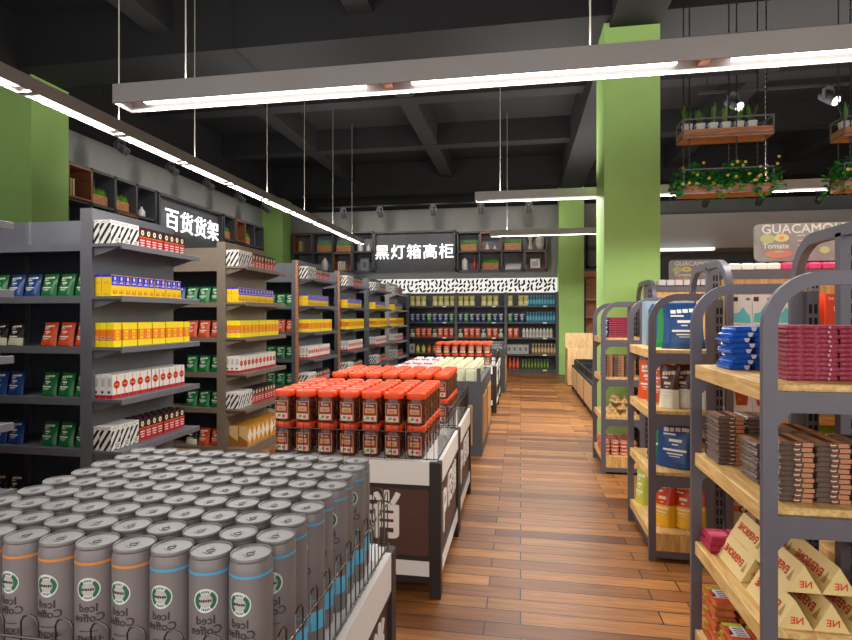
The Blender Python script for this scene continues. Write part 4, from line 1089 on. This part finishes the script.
SPK = flat_pack(.08, .15, .028, M('#b5642e', .35, vary=.2, scale=40), BRT, g_snack)
stacks(SPK, [(.80, 2.40, 'aisle-side rear stack'), (.89, 2.40, 'inner rear stack'), (.80, 2.22, 'aisle-side middle stack'), (.89, 2.22, 'inner middle stack'), (.98, 2.22, 'third middle stack')], [7, 7, 5, 5, 5], .0283, RLEV[0], 'orange snack pack, base of nearest rack', 'orange snack packs on the rack base', jit=.005)

# --- goods on the second rack
BIG = {'blue': pouch(.25, .285, .10, '#1a4379'), 'greenstrip': pouch(.25, .285, .10, '#17803a'), 'orange': pouch(.16, .27, .09, '#d9551f'), 'brown': pouch(.13, .265, .10, '#4a2315', '#e0dcc6', .42, '#d8cdb4'),
       'redyellow': pouch(.15, .30, .10, '#d63c18', '#efb520', .42, '#f2d7a4'), 'yellowgreen': pouch(.12, .24, .08, '#c3c94a')}
xf, yn = .775, 3.53
for (kind, pts, lev, rz, tl, nm) in (
        ('blue', [(1.01, 3.66, 'frontmost'), (1.0, 3.90, 'third back'), (1.0, 4.02, 'rearmost')], 3, -8, -6, 'large blue foil bag'), ('greenstrip', [(1.0, 3.78, 'second back')], 3, -10, -6, 'large green foil bag'),
        ('orange', [(.92, 3.93, 'frontmost orange'), (.89, 4.06, 'rear orange')], 2, -35, -4, 'orange foil bag'), ('brown', [(.93, 3.68, 'nearest the aisle'), (1.03, 3.72, 'second from aisle'), (1.12, 3.67, 'third from aisle')], 2, -38, -3, 'brown foil bag with white lower part'),
        ('blue', [(.97, 3.68, 'frontmost'), (.975, 3.95, 'rearmost')], 1, -30, -7, 'large blue foil bag'), ('greenstrip', [(.95, 3.82, 'behind the front blue one')], 1, -30, -7, 'large green foil bag'),
        ('redyellow', [(.90, 3.70, 'nearest the aisle'), (1.02, 3.68, 'second from aisle'), (1.12, 3.72, 'third from aisle')], 0, -35, -5, 'red foil bag with yellow lower part')):
    for x, y, who in pts:
        place('foil_bag', BIG[kind], (x, y, RLEV[lev]), f'{nm}, {who}, {RS[lev]} shelf, second rack', 'bag', 'big foil bags on the second rack', (R(tl), 0, R(rz)))
place('foil_bag', BIG['yellowgreen'], (.86, 4.1, RLEV[0]), 'yellow green foil bag at the far end of the second rack base', 'bag', None, (0, 0, R(-60)))
b = MB(); b.box(-.16, .16, -.06, .06, 0, .31, M('#9fb6c4', .4)); b.box(-.14, .14, -.062, -.06, .02, .2, M('#46a5c8', .4)); place('carton', (b.mesh('carton', bevel=.004), []), (1.03, 4.12, RLEV[3]), 'pale blue carton standing behind the blue bags, top of the second rack', 'carton')

# --- goods on the third rack
Z = RLEV[3]
RP3 = flat_pack(.20, .17, .0212, REDP, REDD)
stacks(RP3, [(.93, 5.53, 'red stack on the third rack')], 9, .0216, Z, 'flat red snack pack', 'red packs on the third rack', jit=.002)
stacks(flat_pack(.045, .15, .0212, BLUP, BLUP, lambda b, w, d, h: b.quad((-w * .2, -d / 2 - .001, h * .2), (w * .3, -d / 2 - .001, h * .2), (w * .3, -d / 2 - .001, h * .8), (-w * .2, -d / 2 - .001, h * .8), WHITE)), [(.80, 5.53, 'blue stack on the third rack')], 9, .0216, Z, 'narrow flat blue pack', 'blue packs on the third rack', 'wipes_pack', jit=.008)
stacks(NPACK, [(.82, 5.52, 'brown stack nearest the aisle'), (.925, 5.52, 'middle brown stack'), (1.03, 5.52, 'inner brown stack')], 13, .0158, RLEV[2], 'flat brown pack, third rack', 'brown packs on the third rack', jit=.003)
TS = tri_carton(True, .12, .07); h = .07 * .867
for r, n in enumerate((4, 3, 2)):
    for i in range(n):
        place('triangular_carton', TS, (.83 + i * .085 + r * .04, 5.56, RLEV[1] + r * (h + .001)), f'cream triangular carton, {ORD[i]} from aisle, {ORD[r]} layer, lower shelf of third rack', 'carton', 'triangular cartons on the third rack', (0, 0, R((12, -15, 20, -8)[(i + r) % 4])))
PKP = flat_pack(.078, .11, .034, M('#c0674c', .4, vary=.25, scale=50), BRT, lambda b, w, d, h: (b.quad((-w * .4, -d * .4, h * 1.01), (w * .4, -d * .4, h * 1.01), (w * .4, d * .4, h * 1.01), (-w * .4, d * .4, h * 1.01), M('#d89a8e', .5)), b.quad((-w * .3, -d / 2 - .001, h * .25), (w * .3, -d / 2 - .001, h * .25), (w * .3, -d / 2 - .001, h * .6), (-w * .3, -d / 2 - .001, h * .6), M('#e8c0a4', .5))))
stacks(PKP, [(.81 + .083 * i, 5.52 + .118 * j, f'{ORD[i]} stack from aisle, {"front" if not j else ORD[j] + " back"} line, third rack') for j in range(3) for i in range(4)], 4, .0343, RLEV[0], 'salmon pack', 'salmon packs on the third rack', jit=.002)

# --- goods on the pine gondolas
TEAW = M('#f3f4f6', .45); AQUA = M('#5fd4ea', .45)


def tea_box(w=.112, d=.09, hh=.335):
    b = MB(); b.box(-w / 2, w / 2, -d / 2, d / 2, 0, hh, TEAW); y = -d / 2 - .0008
    b.raw([(-w * .45, y, hh * .5), (w * .45, y, hh * .48), (w * .4, y, hh * .62), (w * .2, y, hh * .7), (w * .05, y, hh * .78), (-w * .15, y, hh * .68), (-w * .42, y, hh * .66)], [tuple(range(7))], AQUA)
    b.raw([(-w * .28, y - .0004, hh * .12), (w * .26, y - .0004, hh * .12), (w * .36, y - .0004, hh * .44), (-w * .38, y - .0004, hh * .44)], [(0, 1, 2, 3)], M('#c4502a', .4))
    b.quad((-w * .4, y - .0007, hh * .42), (w * .38, y - .0007, hh * .42), (w * .38, y - .0007, hh * .46), (-w * .4, y - .0007, hh * .46), M('#ead0c2', .4))
    for q in ((-.2, .2, .05), (.1, .3, .04), (-.05, .36, .035)): b.quad((w * q[0], y - .0008, hh * q[1]), (w * (q[0] + .15), y - .0008, hh * q[1]), (w * (q[0] + .15), y - .0008, hh * (q[1] + .05)), (w * q[0], y - .0008, hh * (q[1] + .05)), M('#e0764c', .4))
    b.quad((-w * .45, y - .0004, hh * .88), (-w * .2, y - .0004, hh * .88), (-w * .2, y - .0004, hh * .96), (-w * .45, y - .0004, hh * .96), M('#3c2a26', .5)); b.raw([(w * .3 + .013 * math.cos(2 * PI * i / 10), y - .0004, hh * .92 + .009 * math.sin(2 * PI * i / 10)) for i in range(10)], [tuple(range(10))], M('#7f8288', .5))
    return (b.mesh('tea_box'), [])


TEA = tea_box()
for lev, wds in ((3, 'top'), (2, 'middle')):
    for i in range(4):
        place('tea_box', TEA, (1.325 + i * .119, 3.64, RLEV[lev]), f'white iced tea box with orange glass, {ORD[i]} from its left, {wds} shelf, second pine gondola', 'box', 'iced tea boxes', (0, 0, R((0, -3, 2, 0)[i])))
ORB = M('#e0401a', .45)


def red_box():
    b = MB(); w, d, hh = .17, .12, .168; b.box(-w / 2, w / 2, -d / 2, d / 2, 0, hh, ORB); y = -d / 2 - .001
    b.add(text('teds', .07, 0, .002), WHITE, on_front(w * .10, y, hh * .48)); b.quad((-w * .05, y, hh * .2), (w * .45, y, hh * .22), (w * .45, y, hh * .28), (-w * .05, y, hh * .25), M('#f2a51c', .5)); b.add(text('3oz', .02, 0, .0006), WHITE, on_front(-w * .33, y, hh * .84))
    b.quad((-w * .05, y, hh * .72), (w * .3, y, hh * .72), (w * .3, y, hh * .86), (-w * .05, y, hh * .86), WHITE); b.quad((-w * .02, y - .0005, hh * .75), (w * .26, y - .0005, hh * .75), (w * .26, y - .0005, hh * .83), (-w * .02, y - .0005, hh * .83), ORR)
    return (b.mesh('box', bevel=0), [])


RB = red_box()
for i in range(2): place('snack_box', RB, (1.86, 3.64, RLEV[3] + i * .169), ('lower', 'upper')[i] + ' orange-red snack box of the pair beside the iced tea boxes', 'box', 'orange-red snack boxes')
# paper coffee bags and small boxes lower down on the second gondola
b = MB(); b.box(-.07, .07, -.045, .045, 0, .30, M('#d9d3cd', .6)); b.prism([(-.045, .30), (.045, .30), (.006, .345), (-.006, .345)], 'x', -.07, .07, M('#d9d3cd', .6)); b.quad((-.07, -.046, .14), (.07, -.046, .14), (.07, -.046, .175), (-.07, -.046, .175), M('#c96a2c', .5))
b.raw([(.024 * math.cos(2 * PI * i / 16), -.0468, .155 + .024 * math.sin(2 * PI * i / 16)) for i in range(16)], [tuple(range(16))], M('#2d3b33', .5)); b.raw([(.014 * math.cos(2 * PI * i / 12), -.0474, .155 + .014 * math.sin(2 * PI * i / 12)) for i in range(12)], [tuple(range(12))], M('#c9c5bd', .5))
KB = (b.mesh('coffee_bag', bevel=0), [])
for i in range(3): place('coffee_bag', KB, (1.34 + .16 * i, 3.66, RLEV[0]), f'white paper coffee bag with orange band, {ORD[i]} from the rack, base of second pine gondola', 'bag', 'paper coffee bags')
GP = pouch(.15, .29, .09, '#6f9a35', None, .3, '#dfe3c0')
place('foil_bag', GP, (1.86, 3.68, RLEV[1]), 'leafy green foil bag standing on the lower shelf of the second pine gondola', 'bag')
for i in range(4):
    b = MB(); b.box(-.055, .055, -.06, .06, 0, .13, M('#dcdad8', .5)); b.box(-.04, .04, -.061, -.06, .08, .1, M('#9a8f88', .5)); place('small_box', (b.mesh('box', bevel=.002), []), (1.33 + .13 * i, 3.65, RLEV[1]), f'small white box, {ORD[i]} from the rack on the lower shelf, second pine gondola', 'box', 'small white boxes')
# rolls and boards on top of the gondolas
ROLLW, ROLLP = M('#dcd7c8', .6), M('#c92f62', .5)
for k in (1, 2):
    x0, yc = RUN[k]
    for i in range(14 if k == 1 else 6):
        b = MB(); m = (ROLLW, ROLLW, ROLLP, ROLLP, M('#d8a3a8', .5), ROLLW)[(i // 2) % 6] if k == 1 else M('#cdc4c2', .6)
        hr = .035 if k == 1 else .05
        b.box(-.035, .035, -.05, .05, 0, hr, m); b.box(-.03, .03, -.045, .045, hr, hr + .006, m)
        place('soft_pack', (b.mesh('soft_pack', bevel=.008), []), (x0 + .16 + i * .078, yc, 1.8), f'{"white" if k == 2 else "pink" if m is ROLLP else "rose" if m not in (ROLLW, ROLLP) else "cream"} soft pack, {ORD[i]} from the arch, on top of the {RACKN[k]} pine gondola', 'pack', f'soft packs on the {RACKN[k]} pine gondola')
CHALK = M('#6f6862', .8, vary=.12, scale=14); CW_ = M('#aaa297', .8)


def chalkboard(wd, hh):
    b = MB(); r = .035; P = []
    for cx, cz, a0 in ((wd / 2 - r, hh - r, 0), (-wd / 2 + r, hh - r, 90), (-wd / 2 + r, r, 180), (wd / 2 - r, r, 270)): P += [(cx + r * math.cos(R(a0 + 30 * i)), cz + r * math.sin(R(a0 + 30 * i))) for i in range(4)]
    b.prism(P, 'y', -.006, .006, CHALK); board = b.mesh('board'); y = -.0068
    L0 = -wd / 2; q = hh / .25; parts = []
    b = MB(); b.add(text('GUACAMOLE', (.085 if wd > .8 else .062) * q, 0, .0014), CW_, on_front(L0 + (.30 if wd > .8 else .24) * q, y, hh * .84)); parts.append(('title_lettering', b.mesh('lettering'), []))
    b = MB(); b.add(text('Tomate', .05 * q, 0, .0012), CW_, on_front(L0 + .13 * q, y, hh * .40)); parts.append(('tomato_lettering', b.mesh('lettering'), []))
    def el(x, z, rx, rz, m, l): b.raw([(L0 + (x + rx * math.cos(2 * PI * i / 14)) * q, y - l, (z + rz * math.sin(2 * PI * i / 14)) * q) for i in range(14)], [tuple(range(14))], m)
    b = MB(); el(.08, .15, .045, .032, M('#8c8a58', .8), 0); el(.165, .155, .045, .027, M('#a59a60', .8), .0002); el(.165, .155, .016, .013, M('#a8703c', .8), .0006); parts.append(('avocado_drawing', b.mesh('drawing'), []))
    b = MB(); el(.15, .05, .085, .027, M('#a4604a', .8), 0); el(.15, .062, .03, .009, M('#7f8a58', .8), .0005); parts.append(('tomato_drawing', b.mesh('drawing'), []))
    if wd > .8:
        b = MB(); el(.42, .07, .03, .024, M('#97905c', .8), 0); parts.append(('lime_drawing', b.mesh('drawing'), []))
    b = MB()
    for i in range(10):
        x = L0 + (.26 + .06 * (i % 4)) * q; z = hh * (.66 - .13 * (i // 4)); b.quad((x, y, z), (x + .045 * q, y, z + .003), (x + .045 * q, y, z + .008), (x, y, z + .005), CW_)
    parts.append(('chalk_lines', b.mesh('lines'), []))
    return (board, parts)


for nm, x, y, wd, hh, who in (('chalkboard_sign', 2.06, 3.95, 1.06, .25, 'second'), ('chalkboard_sign', 1.73, 5.81, .53, .25, 'third')):
    pr = chalkboard(wd, hh); o = place(nm, pr, (x, y, 1.86 if who == 'second' else 1.81), f'grey chalkboard sign with food drawings on top of the {who} pine gondola', 'sign', 'chalkboard signs')
    b = MB(); 
    for q in (-.3, .3): b.box(q * wd - .012, q * wd + .012, -.005, .03, 1.8 - o.location.z, .06, STEEL)
    link('bracket', b.mesh('bracket'), o)

# dark wall cooler with a lit strip at the back right
t = link('wall_cooler', None, None, (2.9, 14.3, 0)); tag(t, 'dark wall cooler with a white lit strip under its canopy, at the back right', 'cooler')
b = MB(); b.box(0, 6.0, .72, .78, 0, 3.9, CHAR); link('back', b.mesh('back'), t)
b = MB(); b.box(0, 6.0, -.3, .72, 3.12, 3.95, M('#b9b9ba', .6)); link('canopy', b.mesh('canopy'), t)
b = MB(); b.box(.3, 1.62, -.45, -.31, 3.06, 3.12, M('#f4f4f2', .5, 0, 1.2)); link('lit_strip', b.mesh('lit_strip'), t)
for z in (.3, .9, 1.5, 2.1): b = MB(); b.box(0, 6.0, 0, .72, z, z + .04, CHAR); link('shelf', b.mesh('shelf'), t)

# ------------------------------------------------------------------ hanging planters
CHN = M('#4a4a4d', .5, .4)


def hanging_planter(x, y, z, kind, label):
    W, D, H = .75, .22, (.15 if kind == 'pots' else .2); t = link('hanging_planter', None, None, (x, y, z)); tag(t, label, 'hanging planter', 'hanging planters'); e = .012
    b = MB()
    for zz in (0, H): b.box(0, W, 0, e, zz, zz + e, STEEL).box(0, W, D - e, D, zz, zz + e, STEEL).box(0, e, e, D - e, zz, zz + e, STEEL).box(W - e, W, e, D - e, zz, zz + e, STEEL)
    for px in (0, W - e):
        for py in (0, D - e): b.box(px, px + e, py, py + e, e, H, STEEL)
    link('frame', b.mesh('frame'), t)
    b = MB(); b.box(.004, W - .004, .004, D - .004, -.012, 0, TEAK).box(e, W - e, .003, .012, e, .065, TEAK).box(e, W - e, D - .012, D - .003, e, .065, TEAK).box(.003, .012, e, D - e, e, .065, TEAK).box(W - .012, W - .003, e, D - e, e, .065, TEAK)
    link('wooden_tray', b.mesh('wooden_tray'), t)
    for px in (.06, .45, W - .06):
        for py in (.02, D - .02):
            b = MB(); b.tube([(px, py, H), (px, py, 5.4 - z)], .0045, CHN, 5)
            q = H
            while q < 5.0 - z: b.box(px - .006, px + .006, py - .003, py + .003, q, q + .02, CHN); q += .045
            link('chain', b.mesh('chain'), t)
    rnd = random.Random(int(x * 100))
    if kind == 'pots':
        for i in range(6):
            px = .065 + i * .108; pt = link('plant_pot', None, None, (x + px, y + .11, z + .001)); tag(pt, f'white potted spiky plant, {ORD[i]} from the column, in the {label.split(",")[0].replace("hanging planter ", "planter ")}', 'potted plant', 'potted plants in the hanging planters')
            b = MB(); b.box(-.03, .03, -.03, .03, 0, .05, STEEL); b.lathe([(.033, .05), (.045, .138), (.04, .138), (.038, .128)], M('#d5d2cd', .5), 14, 4); link('pot', b.mesh('pot'), pt)
            b = MB(); m = M('#4e7a26', .5, vary=.2, scale=30)
            for q in range(16):
                a = rnd.uniform(0, 2 * PI); l = rnd.uniform(.10, .2); o = rnd.uniform(.0, .045); c, s = math.cos(a), math.sin(a); wv = .009; bx, by = c * .018, s * .018
                b.raw([(bx - s * wv, by + c * wv, .128), (bx + s * wv, by - c * wv, .128), (bx + c * o * .5 + s * wv, by + s * o * .5 - c * wv, .128 + l * .6), (bx + c * o, by + s * o, .128 + l), (bx + c * o * .5 - s * wv, by + s * o * .5 + c * wv, .128 + l * .6)], [(0, 1, 2, 3, 4)], m)
            link('leaves', b.mesh('leaves'), pt)
    else:
        b = MB(); ms = [M('#1d7a2b', .55), M('#2c9436', .55), M('#14601f', .55)]
        for q in range(1500):
            px = rnd.uniform(-.06, W + .06); py = rnd.uniform(-.07, D + .05); edge = max(abs(px / W - .5) * 2 - .85, abs(py / D - .5) * 2 - .85, 0)
            pz = .07 + .2 * (1 - abs(py / D - .5) ** 2) * rnd.uniform(.1, 1) + .03 * math.sin(px * 17) - min(.12, edge * rnd.uniform(.0, .35))
            a = rnd.uniform(0, 2 * PI); tl = rnd.uniform(-.8, .8); r = rnd.uniform(.015, .028); u = Vector((math.cos(a), math.sin(a), tl)).normalized() * r; v = u.cross(Vector((rnd.uniform(-1, 1), rnd.uniform(-1, 1), 1))).normalized() * r * .7; p = Vector((px, py, pz))
            b.raw([tuple(p - u), tuple(p + v), tuple(p + u), tuple(p - v)], [(0, 1, 2, 3)], ms[q % 3])
        link('foliage', b.mesh('foliage'), t)
        for q in range(26):
            px = rnd.uniform(-.03, W + .03); pz = rnd.uniform(.06, .28); py = -.07 + .03 * rnd.random() if pz < .2 else rnd.uniform(-.04, .1)
            b = MB(); f = M('#f0d873', .5)
            for i in range(5): a = 2 * PI * i / 5; b.raw([(px, py, pz), (px + .012 * math.cos(a - .5), py - .006, pz + .012 * math.sin(a - .5)), (px + .014 * math.cos(a), py - .008, pz + .014 * math.sin(a)), (px + .012 * math.cos(a + .5), py - .006, pz + .012 * math.sin(a + .5))], [(0, 1, 2, 3)], f)
            b.ball((px, py - .006, pz), .005, .005, .005, M('#d89a20', .5), 6, 4); link('flower', b.mesh('flower'), t)


hanging_planter(1.43, 5.2, 3.10, 'pots', 'upper hanging planter beside the green column, holding white pots')
hanging_planter(1.43, 5.2, 2.60, 'flowers', 'lower hanging planter beside the green column, overflowing with yellow-flowered greenery')
hanging_planter(2.72, 5.2, 3.05, 'pots', 'upper hanging planter farther from the column, cut off by the photo edge')
hanging_planter(2.72, 5.2, 2.60, 'flowers', 'lower flowering planter farther from the column, cut off by the photo edge')
